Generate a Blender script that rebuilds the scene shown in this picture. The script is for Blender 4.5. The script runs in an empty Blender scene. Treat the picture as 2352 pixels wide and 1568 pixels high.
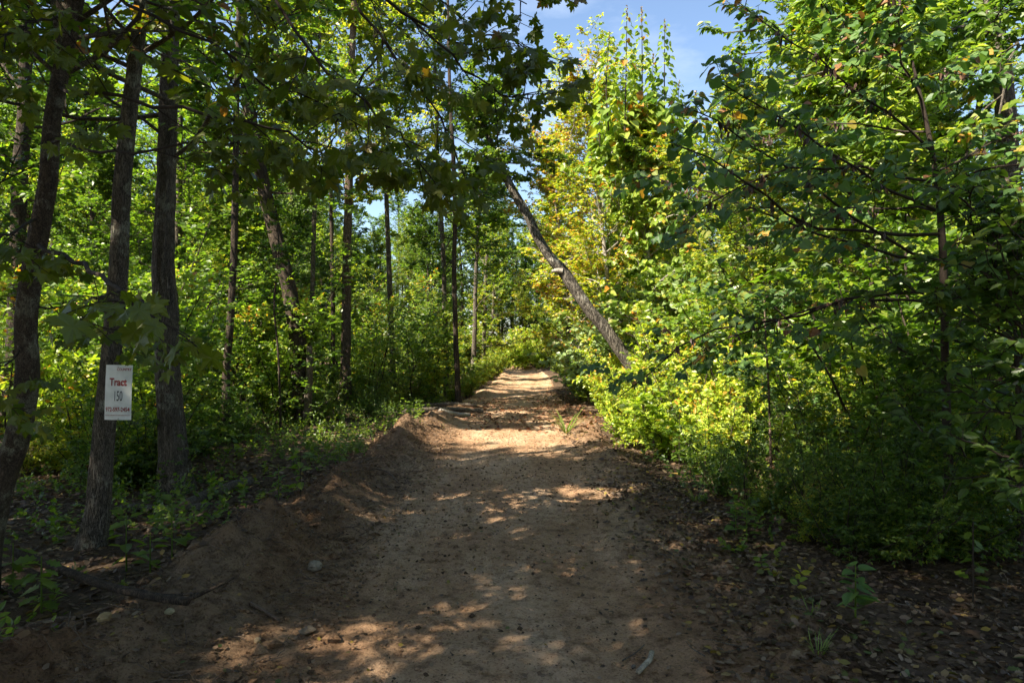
import bpy, math, random
import numpy as np
from mathutils import Vector, Matrix

# ------------------------------------------------------------------ camera, sky, sun, exposure
SC = bpy.context.scene
COL = SC.collection
FPX, CX, HY, CAMZ = 1568.0, 1176.0, 805.0, 1.6      # picture measured on a 2352 x 1568 grid, horizon at row 805

cam_d = bpy.data.cameras.new("camera")
cam = bpy.data.objects.new("camera", cam_d)
COL.objects.link(cam)
cam.location = (0, 0, CAMZ)
cam.rotation_euler = (math.radians(90), 0, 0)
cam_d.lens = 24.0
cam_d.sensor_width = 36.0
cam_d.shift_y = 21.0 / 2352.0
cam_d.clip_start = 0.05
cam_d.clip_end = 2000.0
SC.camera = cam

SUN_EL = 47.0
SUN_BACK = 38.0                                      # degrees behind straight left
_ce, _se = math.cos(math.radians(SUN_EL)), math.sin(math.radians(SUN_EL))
SUN = np.array([-_ce * math.cos(math.radians(SUN_BACK)), -_ce * math.sin(math.radians(SUN_BACK)), _se])  # towards the sun

world = bpy.data.worlds.new("World")
SC.world = world
world.use_nodes = True
wn, wl = world.node_tree.nodes, world.node_tree.links
wn.clear()
sky = wn.new("ShaderNodeTexSky")
sky.sky_type = 'NISHITA'
sky.sun_disc = False
sky.sun_elevation = math.radians(SUN_EL)
sky.sun_rotation = math.atan2(SUN[0], SUN[1])
sky.air_density = 1.0
sky.dust_density = 0.7
sky.ozone_density = 1.3
bg = wn.new("ShaderNodeBackground")
bg.inputs["Strength"].default_value = 0.070
wo = wn.new("ShaderNodeOutputWorld")
# thin cirrus over the whole sky
tc = wn.new("ShaderNodeTexCoord")
mp = wn.new("ShaderNodeMapping"); mp.inputs["Scale"].default_value = (2.2, 2.2, 6.0)
mp.inputs["Rotation"].default_value = (0.3, 0.5, 0.2)
cn = wn.new("ShaderNodeTexNoise"); cn.inputs["Scale"].default_value = 1.6; cn.inputs["Detail"].default_value = 7; cn.inputs["Roughness"].default_value = 0.6
cr = wn.new("ShaderNodeMapRange"); cr.inputs[1].default_value = 0.54; cr.inputs[2].default_value = 0.84; cr.inputs[3].default_value = 0.0; cr.inputs[4].default_value = 0.42
mx = wn.new("ShaderNodeMixRGB"); mx.inputs[2].default_value = (5.2, 5.6, 6.2, 1)
wl.new(tc.outputs["Generated"], mp.inputs[0]); wl.new(mp.outputs[0], cn.inputs["Vector"])
wl.new(cn.outputs["Fac"], cr.inputs[0]); wl.new(cr.outputs[0], mx.inputs[0])
wl.new(sky.outputs[0], mx.inputs[1]); wl.new(mx.outputs[0], bg.inputs["Color"]); wl.new(bg.outputs[0], wo.inputs[0])

sun_d = bpy.data.lights.new("sun", 'SUN')
sun_d.energy = 5.0
sun_d.angle = math.radians(0.53)
sun_d.color = (1.0, 0.91, 0.74)
sun = bpy.data.objects.new("sun", sun_d)
COL.objects.link(sun)
sun.rotation_euler = Vector(SUN.tolist()).to_track_quat('Z', 'Y').to_euler()
sun.location = (-20, -8, 25)

SC.view_settings.view_transform = 'Standard'
SC.view_settings.look = 'None'
SC.view_settings.gamma = 1.0
SC.view_settings.use_curve_mapping = False
SC.view_settings.exposure = 1.95
SC.render.engine = 'CYCLES'
cy = SC.cycles
cy.max_bounces = 5; cy.diffuse_bounces = 3; cy.glossy_bounces = 2; cy.transmission_bounces = 3; cy.transparent_max_bounces = 4
cy.caustics_reflective = False; cy.caustics_refractive = False
cy.sample_clamp_indirect = 4.0
cy.use_adaptive_sampling = True; cy.adaptive_threshold = 0.02

# ------------------------------------------------------------------ helpers
RNG = np.random.default_rng(7)
UP = np.array([0.0, 0.0, 1.0])

def P(px, py, d):
    """point seen at picture position (px, py) at distance d along the view"""
    return np.array([(px - CX) / FPX * d, d, CAMZ + (HY - py) / FPX * d])

def nrm(v):
    return v / np.maximum(np.linalg.norm(v, axis=-1, keepdims=True), 1e-9)

def _hash(ix, iy, iz, seed):
    n = (ix.astype(np.int64) * 374761393 + iy.astype(np.int64) * 668265263 + iz.astype(np.int64) * 2147483647 + seed * 974634777) & 0xffffffff
    n = ((n ^ (n >> 13)) * 1274126177) & 0xffffffff
    n = ((n ^ (n >> 16)) * 2246822519) & 0xffffffff
    return ((n ^ (n >> 15)) & 0xffffff) / float(0xffffff)

def vnoise(x, y, z=0.0, seed=0):
    x, y, z = np.broadcast_arrays(np.asarray(x, float), np.asarray(y, float), np.asarray(z, float))
    ix, iy, iz = np.floor(x), np.floor(y), np.floor(z)
    fx, fy, fz = x - ix, y - iy, z - iz
    fx, fy, fz = [f * f * (3 - 2 * f) for f in (fx, fy, fz)]
    r = 0
    for a in (0, 1):
        for b in (0, 1):
            for c in (0, 1):
                w = (fx if a else 1 - fx) * (fy if b else 1 - fy) * (fz if c else 1 - fz)
                r = r + w * _hash(ix + a, iy + b, iz + c, seed)
    return r * 2 - 1

def fbm(x, y, z=0.0, octv=4, seed=0):
    r, a, f = 0, 0.5, 1.0
    for o in range(octv):
        r = r + a * vnoise(np.asarray(x) * f, np.asarray(y) * f, np.asarray(z) * f, seed + o * 17)
        a *= 0.5; f *= 2.03
    return r

def sstep(a, b, x):
    t = np.clip((x - a) / (b - a), 0, 1)
    return t * t * (3 - 2 * t)

def mk_mesh(name, verts, polys, mat=None, smooth=False):
    """verts (N,3); polys: list of (F,k) integer arrays"""
    me = bpy.data.meshes.new(name)
    verts = np.ascontiguousarray(verts, dtype=np.float32)
    me.vertices.add(len(verts))
    me.vertices.foreach_set("co", verts.ravel())
    polys = [np.asarray(p, dtype=np.int32) for p in polys if len(p)]
    loops = np.concatenate([p.ravel() for p in polys])
    tot = np.concatenate([np.full(len(p), p.shape[1], dtype=np.int32) for p in polys])
    start = np.concatenate([[0], np.cumsum(tot)[:-1]]).astype(np.int32)
    me.loops.add(len(loops))
    me.loops.foreach_set("vertex_index", loops)
    me.polygons.add(len(tot))
    me.polygons.foreach_set("loop_start", start)
    me.polygons.foreach_set("use_smooth", np.full(len(tot), bool(smooth)))
    if mat is not None:
        me.materials.append(mat)
    me.update(calc_edges=True)
    return me

def link(name, me, parent=None, loc=None):
    o = bpy.data.objects.new(name, me)
    COL.objects.link(o)
    if parent is not None:
        o.parent = parent
    if loc is not None:
        o.location = loc
    return o

def empty(name, loc=(0, 0, 0)):
    o = bpy.data.objects.new(name, None)
    o.empty_display_size = 0.2
    COL.objects.link(o)
    o.location = tuple(float(v) for v in loc)
    return o

def tag(o, label=None, cat=None, group=None, kind=None):
    if label: o["label"] = label
    if cat: o["category"] = cat
    if group: o["group"] = group
    if kind: o["kind"] = kind
    return o

def tubes(pts, rad, sides):
    """pts (n,K,3), rad (n,K) -> verts, quads of n open tubes (vectorised)"""
    n, K, _ = pts.shape
    t = np.empty_like(pts)
    t[:, 1:-1] = pts[:, 2:] - pts[:, :-2]
    t[:, 0] = pts[:, 1] - pts[:, 0]
    t[:, -1] = pts[:, -1] - pts[:, -2]
    t = nrm(t)
    ref = np.where(np.abs(t[:, :1, 2:3]) > 0.8, np.array([[[1.0, 0, 0]]]), np.array([[[0, 0, 1.0]]]))
    a = nrm(np.cross(t, np.broadcast_to(ref, t.shape)))
    b = np.cross(t, a)
    th = np.arange(sides) / sides * 2 * math.pi
    v = pts[:, :, None, :] + rad[:, :, None, None] * (a[:, :, None, :] * np.cos(th)[None, None, :, None] + b[:, :, None, :] * np.sin(th)[None, None, :, None])
    base = (np.arange(n) * K * sides)[:, None, None]
    k = (np.arange(K - 1) * sides)[None, :, None]
    s = np.arange(sides)[None, None, :]
    s2 = (s + 1) % sides
    q = np.stack([base + k + s, base + k + s2, base + k + sides + s2, base + k + sides + s], -1).reshape(-1, 4)
    return v.reshape(-1, 3), q

def catmull(pts, n):
    pts = np.asarray(pts, float)
    p = np.vstack([2 * pts[0] - pts[1], pts, 2 * pts[-1] - pts[-2]])
    seg = len(pts) - 1
    u = np.linspace(0, seg - 1e-6, n)
    i = u.astype(int); f = (u - i)[:, None]
    p0, p1, p2, p3 = p[i], p[i + 1], p[i + 2], p[i + 3]
    return 0.5 * (2 * p1 + (p2 - p0) * f + (2 * p0 - 5 * p1 + 4 * p2 - p3) * f ** 2 + (3 * p1 - p0 - 3 * p2 + p3) * f ** 3)

# ------------------------------------------------------------------ leaf shapes
def T(verts, polys):
    v = np.array([(x, y, z) for x, y, z in verts], float)
    by = {}
    for p in polys:
        by.setdefault(len(p), []).append(p)
    return v, [np.array(by[k], dtype=np.int64) for k in sorted(by)]

LEAF_FAR = T([(0, 0, 0), (-.34, .45, .07), (0, 1, -.04), (.34, .45, .07)], [(0, 2, 1), (0, 3, 2)])
LEAF_OVATE = T([(0, 0, 0), (-.27, .28, .07), (-.22, .66, .03), (0, 1, -.10), (.22, .66, .03), (.27, .28, .07)], [(0, 3, 2, 1), (0, 5, 4, 3)])
LEAF_LONG = T([(0, 0, 0), (-.18, .25, .05), (-.16, .65, .02), (0, 1, -.14), (.16, .65, .02), (.18, .25, .05)], [(0, 3, 2, 1), (0, 5, 4, 3)])
_h = [(0, 0), (.16, -.10), (.40, -.02), (.50, .20), (.44, .46), (.22, .76), (0, 1.0)]
LEAF_HEART = T([(0, .0, 0)] + [(-x, y, .22 * x - .10 * y * y) for x, y in _h[1:-1]] + [(0, 1.0, -.12)] + [(x, y, .22 * x - .10 * y * y) for x, y in _h[-2:0:-1]]
               + [(-.012, -.45, .05), (.012, -.45, .05)],
               [(0, 6, 5, 4, 3, 2, 1), (0, 11, 10, 9, 8, 7, 6), (0, 12, 13)])
_m = [(0, 0), (.10, -.07), (.26, -.10), (.44, -.03), (.33, .10), (.52, .20), (.70, .40), (.53, .42), (.52, .55), (.36, .47), (.20, .42), (.27, .62), (.16, .70), (.10, .86), (0, 1.0)]
_mv = [(0, .30, .0)] + [(x, y, .16 * abs(x) - .12 * max(y - .3, 0) - .18 * x * x) for x, y in _m] + [(-x, y, .16 * abs(x) - .12 * max(y - .3, 0) - .18 * x * x) for x, y in _m[-2:0:-1]]
_no = len(_mv) - 1
LEAF_MAPLE = T(_mv + [(-.014, -.55, .02), (.014, -.55, .02)],
               [(0, 1 + i, 1 + (i + 1) % _no) for i in range(_no)] + [(1, _no + 1, _no + 2)])
_o = [(0, 0), (.08, .12), (.24, .22), (.14, .34), (.32, .48), (.18, .58), (.28, .74), (.12, .82), (0, 1.0)]
_ov = [(x, y, .12 * x - .1 * y * y) for x, y in _o] + [(-x, y, .12 * x - .1 * y * y) for x, y in _o[-2:0:-1]]
LEAF_OAK = T(_ov, [(0, 1, 15), (1, 2, 3), (1, 3, 13, 15), (13, 14, 15), (3, 4, 5), (3, 5, 11, 13), (11, 12, 13), (5, 6, 7), (5, 7, 9, 11), (9, 10, 11), (7, 8, 9)])
# dead leaves curled on the ground
LEAF_DEAD = T([(0, 0, .04), (-.26, .25, .12), (-.30, .62, .16), (0, 1, .10), (.30, .62, .02), (.26, .25, .08)], [(0, 3, 2, 1), (0, 5, 4, 3)])

def leaves(tpl, pos, axis, nor, size):
    """place a leaf shape n times; returns verts, polys"""
    v, polys = tpl
    y = nrm(axis)
    x = nrm(np.cross(y, nor))
    z = np.cross(x, y)
    s = np.asarray(size)[:, None, None]
    w = pos[:, None, :] + s * (v[None, :, 0:1] * x[:, None, :] + v[None, :, 1:2] * y[:, None, :] + v[None, :, 2:3] * z[:, None, :])
    off = (np.arange(len(pos)) * len(v))[:, None, None]
    return w.reshape(-1, 3), [(p[None] + off).reshape(-1, p.shape[1]) for p in polys]

class Geo:
    """collects pieces of one mesh"""
    def __init__(self):
        self.v, self.p, self.n = [], [], 0
    def add(self, v, polys):
        self.v.append(v)
        for q in (polys if isinstance(polys, list) else [polys]):
            self.p.append(np.asarray(q) + self.n)
        self.n += len(v)
    def mesh(self, name, mat, smooth=False):
        by = {}
        for q in self.p:
            by.setdefault(q.shape[1], []).append(q)
        return mk_mesh(name, np.concatenate(self.v), [np.concatenate(by[k]) for k in sorted(by)], mat, smooth)

# ------------------------------------------------------------------ materials
def new_mat(name):
    m = bpy.data.materials.new(name)
    m.use_nodes = True
    nt = m.node_tree
    nt.nodes.clear()
    return m, nt.nodes, nt.links

def ramp(nodes, stops):
    r = nodes.new("ShaderNodeValToRGB")
    e = r.color_ramp.elements
    e[0].position, e[0].color = stops[0][0], (*stops[0][1], 1)
    e[1].position, e[1].color = stops[-1][0], (*stops[-1][1], 1)
    for p, c in stops[1:-1]:
        n = e.new(p); n.color = (*c, 1)
    return r

def leaf_mat(name, stops, rough=0.40, transl=0.46, spec=0.45, clump=0.35, tint=(1.25, 1.35, 0.55), var=0.25, scale=0.8):
    m, N, L = new_mat(name)
    geo = N.new("ShaderNodeNewGeometry")
    oi = N.new("ShaderNodeObjectInfo")
    tcn = N.new("ShaderNodeTexCoord")
    nz = N.new("ShaderNodeTexNoise"); nz.inputs["Scale"].default_value = scale; nz.inputs["Detail"].default_value = 2
    L.new(tcn.outputs["Object"], nz.inputs["Vector"])
    # random per leaf, pushed by clump noise and by the plant
    a = N.new("ShaderNodeMath"); a.operation = 'MULTIPLY_ADD'
    L.new(oi.outputs["Random"], a.inputs[0]); a.inputs[1].default_value = var; L.new(geo.outputs["Random Per Island"], a.inputs[2])
    b = N.new("ShaderNodeMath"); b.operation = 'SUBTRACT'; L.new(nz.outputs["Fac"], b.inputs[0]); b.inputs[1].default_value = 0.5
    c = N.new("ShaderNodeMath"); c.operation = 'MULTIPLY_ADD'; L.new(b.outputs[0], c.inputs[0]); c.inputs[1].default_value = clump * 3.0; L.new(a.outputs[0], c.inputs[2])
    d = N.new("ShaderNodeMath"); d.operation = 'SUBTRACT'; L.new(c.outputs[0], d.inputs[0]); d.inputs[1].default_value = var * 0.5; d.use_clamp = True
    rp = ramp(N, stops)
    L.new(d.outputs[0], rp.inputs[0])
    pb = N.new("ShaderNodeBsdfPrincipled")
    pb.inputs["Roughness"].default_value = rough
    pb.inputs["Specular IOR Level"].default_value = spec
    L.new(rp.outputs[0], pb.inputs["Base Color"])
    tm = N.new("ShaderNodeMixRGB"); tm.blend_type = 'MULTIPLY'; tm.inputs[0].default_value = 1.0
    tm.inputs[2].default_value = (*[t * 1.75 for t in tint], 1)
    L.new(rp.outputs[0], tm.inputs[1])
    tr = N.new("ShaderNodeBsdfTranslucent"); L.new(tm.outputs[0], tr.inputs["Color"])
    mxs = N.new("ShaderNodeMixShader"); mxs.inputs[0].default_value = transl
    L.new(pb.outputs[0], mxs.inputs[1]); L.new(tr.outputs[0], mxs.inputs[2])
    out = N.new("ShaderNodeOutputMaterial"); L.new(mxs.outputs[0], out.inputs[0])
    return m

G0, G1, G2 = (.045, .088, .012), (.080, .138, .017), (.125, .188, .020)
YG, YE, OR, BR = (.20, .225, .022), (.34, .27, .03), (.40, .16, .025), (.16, .07, .03)
M = {}
M['maple'] = leaf_mat("maple_leaf", [(0, (.055, .085, .008)), (.45, (.080, .105, .009)), (.8, (.115, .13, .011)), (.93, (.16, .15, .014)), (.97, (.18, .08, .02))], transl=.40, var=.2, clump=.1)
M['oak'] = leaf_mat("oak_leaf", [(0, G0), (.4, G1), (.8, G2), (1, YG)])
M['hickory'] = leaf_mat("hickory_leaf", [(0, G1), (.35, G2), (.7, YG), (.92, (.32, .30, .03)), (1, YE)])
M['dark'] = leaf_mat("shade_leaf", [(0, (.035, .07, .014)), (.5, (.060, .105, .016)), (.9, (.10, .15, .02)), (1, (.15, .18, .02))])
M['yellow'] = leaf_mat("turning_leaf", [(0, (.13, .20, .015)), (.38, (.25, .31, .02)), (.70, (.40, .38, .022)), (.88, (.48, .34, .025)), (.97, (.46, .20, .025)), (1, (.30, .11, .03))], transl=.38, clump=.5)
M['lime'] = leaf_mat("pale_green_leaf", [(0, (.10, .16, .028)), (.5, (.18, .25, .035)), (.85, (.26, .31, .045)), (.97, (.36, .32, .04)), (1, OR)], transl=.36)
M['redbud'] = leaf_mat("redbud_leaf", [(0, (.05, .10, .03)), (.5, (.075, .14, .038)), (.78, (.11, .18, .045)), (.9, (.19, .20, .035)), (.95, (.34, .18, .03)), (1, (.18, .08, .035))], rough=.50, spec=.32, transl=.32, clump=.15)
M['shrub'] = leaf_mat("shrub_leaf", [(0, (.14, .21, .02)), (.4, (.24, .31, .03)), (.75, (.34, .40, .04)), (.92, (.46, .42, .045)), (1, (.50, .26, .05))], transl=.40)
M['weed'] = leaf_mat("weed_leaf", [(0, (.055, .095, .012)), (.5, (.09, .14, .016)), (.9, (.15, .19, .02)), (1, (.26, .23, .03))])
M['vine'] = leaf_mat("vine_leaf", [(0, (.11, .17, .06)), (.5, (.18, .25, .09)), (.85, (.26, .32, .13)), (1, (.30, .26, .09))], rough=.4, spec=.5, transl=.3)
M['litter'] = leaf_mat("dead_leaf", [(0, (.035, .022, .014)), (.35, (.075, .046, .028)), (.65, (.13, .082, .048)), (.85, (.20, .145, .10)), (.94, (.24, .16, .03)), (1, (.07, .09, .025))], transl=.12, rough=.6, spec=.25, clump=.1, tint=(1, .8, .5), var=0)
M['litter_red'] = leaf_mat("russet_dead_leaf", [(0, (.07, .03, .018)), (.5, (.20, .085, .04)), (.85, (.28, .14, .07)), (1, (.2, .13, .08))], transl=.15, rough=.6, spec=.25, clump=.1, tint=(1, .7, .5), var=0)
M['pod'] = leaf_mat("seed_pod", [(0, (.03, .018, .014)), (.6, (.07, .038, .026)), (1, (.14, .08, .05))], transl=.1, tint=(1, .7, .5))
M['grass'] = leaf_mat("grass_blade", [(0, (.06, .11, .02)), (.5, (.11, .16, .03)), (1, (.24, .22, .07))], transl=.35)
M['panicle'] = leaf_mat("bud_panicle", [(0, (.20, .15, .06)), (1, (.34, .24, .10))], transl=.2, tint=(1, .8, .5))

def bark_mat(name, dark, light, lichen_sun=None, lichen_sun_amt=0.5, scale=9.0, stretch=0.16, bump=0.8):
    m, N, L = new_mat(name)
    tcn = N.new("ShaderNodeTexCoord")
    mp = N.new("ShaderNodeMapping"); mp.inputs["Scale"].default_value = (1, 1, stretch)
    L.new(tcn.outputs["Object"], mp.inputs[0])
    n1 = N.new("ShaderNodeTexNoise"); n1.inputs["Scale"].default_value = scale * 2.2; n1.inputs["Detail"].default_value = 6; n1.inputs["Roughness"].default_value = .65
    L.new(mp.outputs[0], n1.inputs["Vector"])
    vo = N.new("ShaderNodeTexVoronoi"); vo.feature = 'DISTANCE_TO_EDGE'; vo.inputs["Scale"].default_value = scale * 2.4
    wv = N.new("ShaderNodeMixRGB"); wv.blend_type = 'ADD'; wv.inputs[0].default_value = .45
    L.new(mp.outputs[0], wv.inputs[1]); L.new(n1.outputs["Color"], wv.inputs[2]); L.new(wv.outputs[0], vo.inputs["Vector"])
    vr = N.new("ShaderNodeMapRange"); vr.inputs[1].default_value = 0.0; vr.inputs[2].default_value = 0.16
    L.new(vo.outputs["Distance"], vr.inputs[0])
    mul = N.new("ShaderNodeMath"); mul.operation = 'MULTIPLY'; L.new(vr.outputs[0], mul.inputs[0]); L.new(n1.outputs["Fac"], mul.inputs[1])
    rp = ramp(N, [(.08, dark), (.62, light)])
    L.new(mul.outputs[0], rp.inputs[0])
    colr = rp.outputs[0]
    if lichen_sun:
        n2 = N.new("ShaderNodeTexNoise"); n2.inputs["Scale"].default_value = scale * .55; n2.inputs["Detail"].default_value = 5; n2.inputs["Roughness"].default_value = .7
        L.new(tcn.outputs["Object"], n2.inputs["Vector"])
        r2 = N.new("ShaderNodeMapRange"); r2.inputs[1].default_value = .66 - .2 * lichen_sun_amt; r2.inputs[2].default_value = .74 - .2 * lichen_sun_amt
        L.new(n2.outputs["Fac"], r2.inputs[0])
        m2 = N.new("ShaderNodeMath"); m2.operation = 'MULTIPLY'; L.new(r2.outputs[0], m2.inputs[0]); L.new(mul.outputs[0], m2.inputs[1])
        m3 = N.new("ShaderNodeMath"); m3.operation = 'MULTIPLY'; L.new(m2.outputs[0], m3.inputs[0]); m3.inputs[1].default_value = 1.6; m3.use_clamp = True
        mxc = N.new("ShaderNodeMixRGB"); L.new(m3.outputs[0], mxc.inputs[0]); L.new(colr, mxc.inputs[1]); mxc.inputs[2].default_value = (*lichen_sun, 1)
        colr = mxc.outputs[0]
    pb = N.new("ShaderNodeBsdfPrincipled"); pb.inputs["Roughness"].default_value = .9; pb.inputs["Specular IOR Level"].default_value = .2
    L.new(colr, pb.inputs["Base Color"])
    bp = N.new("ShaderNodeBump"); bp.inputs["Strength"].default_value = bump; bp.inputs["Distance"].default_value = .02
    L.new(mul.outputs[0], bp.inputs["Height"]); L.new(bp.outputs[0], pb.inputs["Normal"])
    out = N.new("ShaderNodeOutputMaterial"); L.new(pb.outputs[0], out.inputs[0])
    return m

M['bark_oak'] = bark_mat("oak_bark", (.028, .022, .017), (.20, .165, .13), (.33, .32, .25), .5)
M['bark_dark'] = bark_mat("dark_furrowed_bark", (.016, .012, .009), (.105, .076, .055), (.16, .14, .10), .15, scale=8)
M['bark_maple'] = bark_mat("lichen_mottled_bark", (.028, .02, .015), (.16, .118, .085), (.31, .29, .21), .75, scale=10, stretch=.5)
M['bark_pale'] = bark_mat("pale_bark", (.13, .11, .09), (.42, .38, .33), (.50, .48, .42), .5, scale=8, stretch=.3, bump=.4)
M['bark_red'] = bark_mat("scaly_reddish_bark", (.035, .022, .016), (.24, .17, .13), None, scale=7, stretch=.3)
M['bark_lean'] = bark_mat("sun_patched_grey_bark", (.016, .013, .011), (.17, .148, .122), (.36, .335, .29), .42, scale=5, stretch=.22)  # pale patches paint sunlit spots on the trunk, the dark base its shadow
M['twig'] = bark_mat("twig_bark", (.018, .013, .010), (.062, .046, .035), None, scale=14, bump=.2)
M['dead_wood'] = bark_mat("weathered_wood", (.05, .038, .028), (.26, .215, .17), (.22, .23, .14), .3, scale=10, stretch=.2)
M['bleached'] = bark_mat("bleached_wood", (.20, .165, .12), (.36, .31, .24), None, scale=5, stretch=.5, bump=.15)
M['split_wood'] = bark_mat("split_wood", (.16, .08, .05), (.42, .27, .18), None, scale=12, stretch=.12)
M['root'] = bark_mat("root_fibre", (.05, .035, .025), (.20, .14, .10), None, scale=14, bump=.2)

# ------------------------------------------------------------------ the ground and the dirt road
_yt = np.linspace(-20, 140, 1601)
_xt = np.interp(_yt, [-20, 6, 13, 25, 40, 52, 66, 140], [-.05, 0, -.08, .35, .98, .75, -2.2, -30])
_xt = np.convolve(np.pad(_xt, 40, mode='edge'), np.ones(81) / 81, mode='valid')

def road_x(y):
    return np.interp(y, _yt, _xt)

def base_h(x, y):
    """forest floor"""
    far = sstep(30, 70, y)
    return .10 * fbm(x * .16 + 3, y * .16, octv=3, seed=3) + .035 * fbm(x * .9, y * .9, octv=3, seed=9) + far * .4 + .012 * np.clip(-x - 6, 0, 30)

def full_h(x, y):
    x, y = np.asarray(x, float), np.asarray(y, float)
    u = (x - road_x(y)) * (1 + .38 * sstep(14, 27, y))
    wig = .18 * vnoise(y * .35, 1.7, seed=21) + .08 * vnoise(y * 1.3, 4.1, seed=22)
    # roadbed: nearly flat, two shallow wheel tracks
    bed = .012 * fbm(x * .8, y * .5, octv=3, seed=31) - .022 * np.exp(-((u - .62) / .24) ** 2) - .022 * np.exp(-((u + .68) / .24) ** 2)
    w = sstep(1.35, 1.75, u + wig) + sstep(1.45, 2.2, -u - wig)
    w = np.clip(w, 0, 1)
    h = bed * (1 - w) + (base_h(x, y) + .02) * w + sstep(40, 64, y) * .15 * (1 - w)
    # spoil bank pushed up on the left, lower lip on the right
    lump = .75 + .55 * vnoise(y * .6, .3, seed=41) + .45 * vnoise(y * 1.9, 2.2, seed=42)
    lump = np.clip(lump, .18, 1.5) * (1 - .85 * sstep(13.5, 20, y))
    cl = -1.82 - wig - .35 * sstep(5.0, 2.2, y)
    bank = np.exp(-((u - cl) / np.where(u > cl, .33, .36)) ** 2)
    h = h + .33 * lump * bank * (1 + 1.0 * fbm(x * 2.2, y * 1.6, octv=3, seed=44))
    mound = np.exp(-(((x + 1.45) / .36) ** 2 + ((y - 12.9) / .7) ** 2))
    h = h + .14 * mound
    lr = np.clip(.55 + .8 * vnoise(y * .6, 7.3, seed=43), 0, 1.3) * sstep(6.5, 9, y) * (1 - .8 * sstep(14, 20, y))
    h = h + .13 * lr * np.exp(-((u - 1.62 + wig) / .22) ** 2)
    # clods: rough on the banks, fine on the bed
    rough = np.clip(.30 * bank * 2.6 + .5 * np.exp(-((u - 1.6) / .3) ** 2) + .16, 0, 1) * (sstep(-3.4, -2.2, u) * sstep(2.3, 1.7, u)) * (1 - .75 * sstep(15, 22, y))
    h = h + rough * (.085 * fbm(x * 3.6, y * 3.6, octv=4, seed=51) + .11 * np.abs(fbm(x * 7, y * 7, octv=4, seed=52)) + .05 * np.abs(fbm(x * 19, y * 19, octv=2, seed=54)))
    h = h + (.012 * fbm(x * 22, y * 19, octv=3, seed=53) + .016 * np.abs(fbm(x * 8, y * 5, octv=3, seed=55))) * sstep(2.8, 1.8, np.abs(u))
    return h

def grid(xs, ys):
    X, Y = np.meshgrid(xs, ys)
    nx, ny = len(xs), len(ys)
    i = (np.arange(ny - 1)[:, None] * nx + np.arange(nx - 1)[None, :]).ravel()
    return X, Y, np.stack([i, i + 1, i + nx + 1, i + nx], -1)

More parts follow.
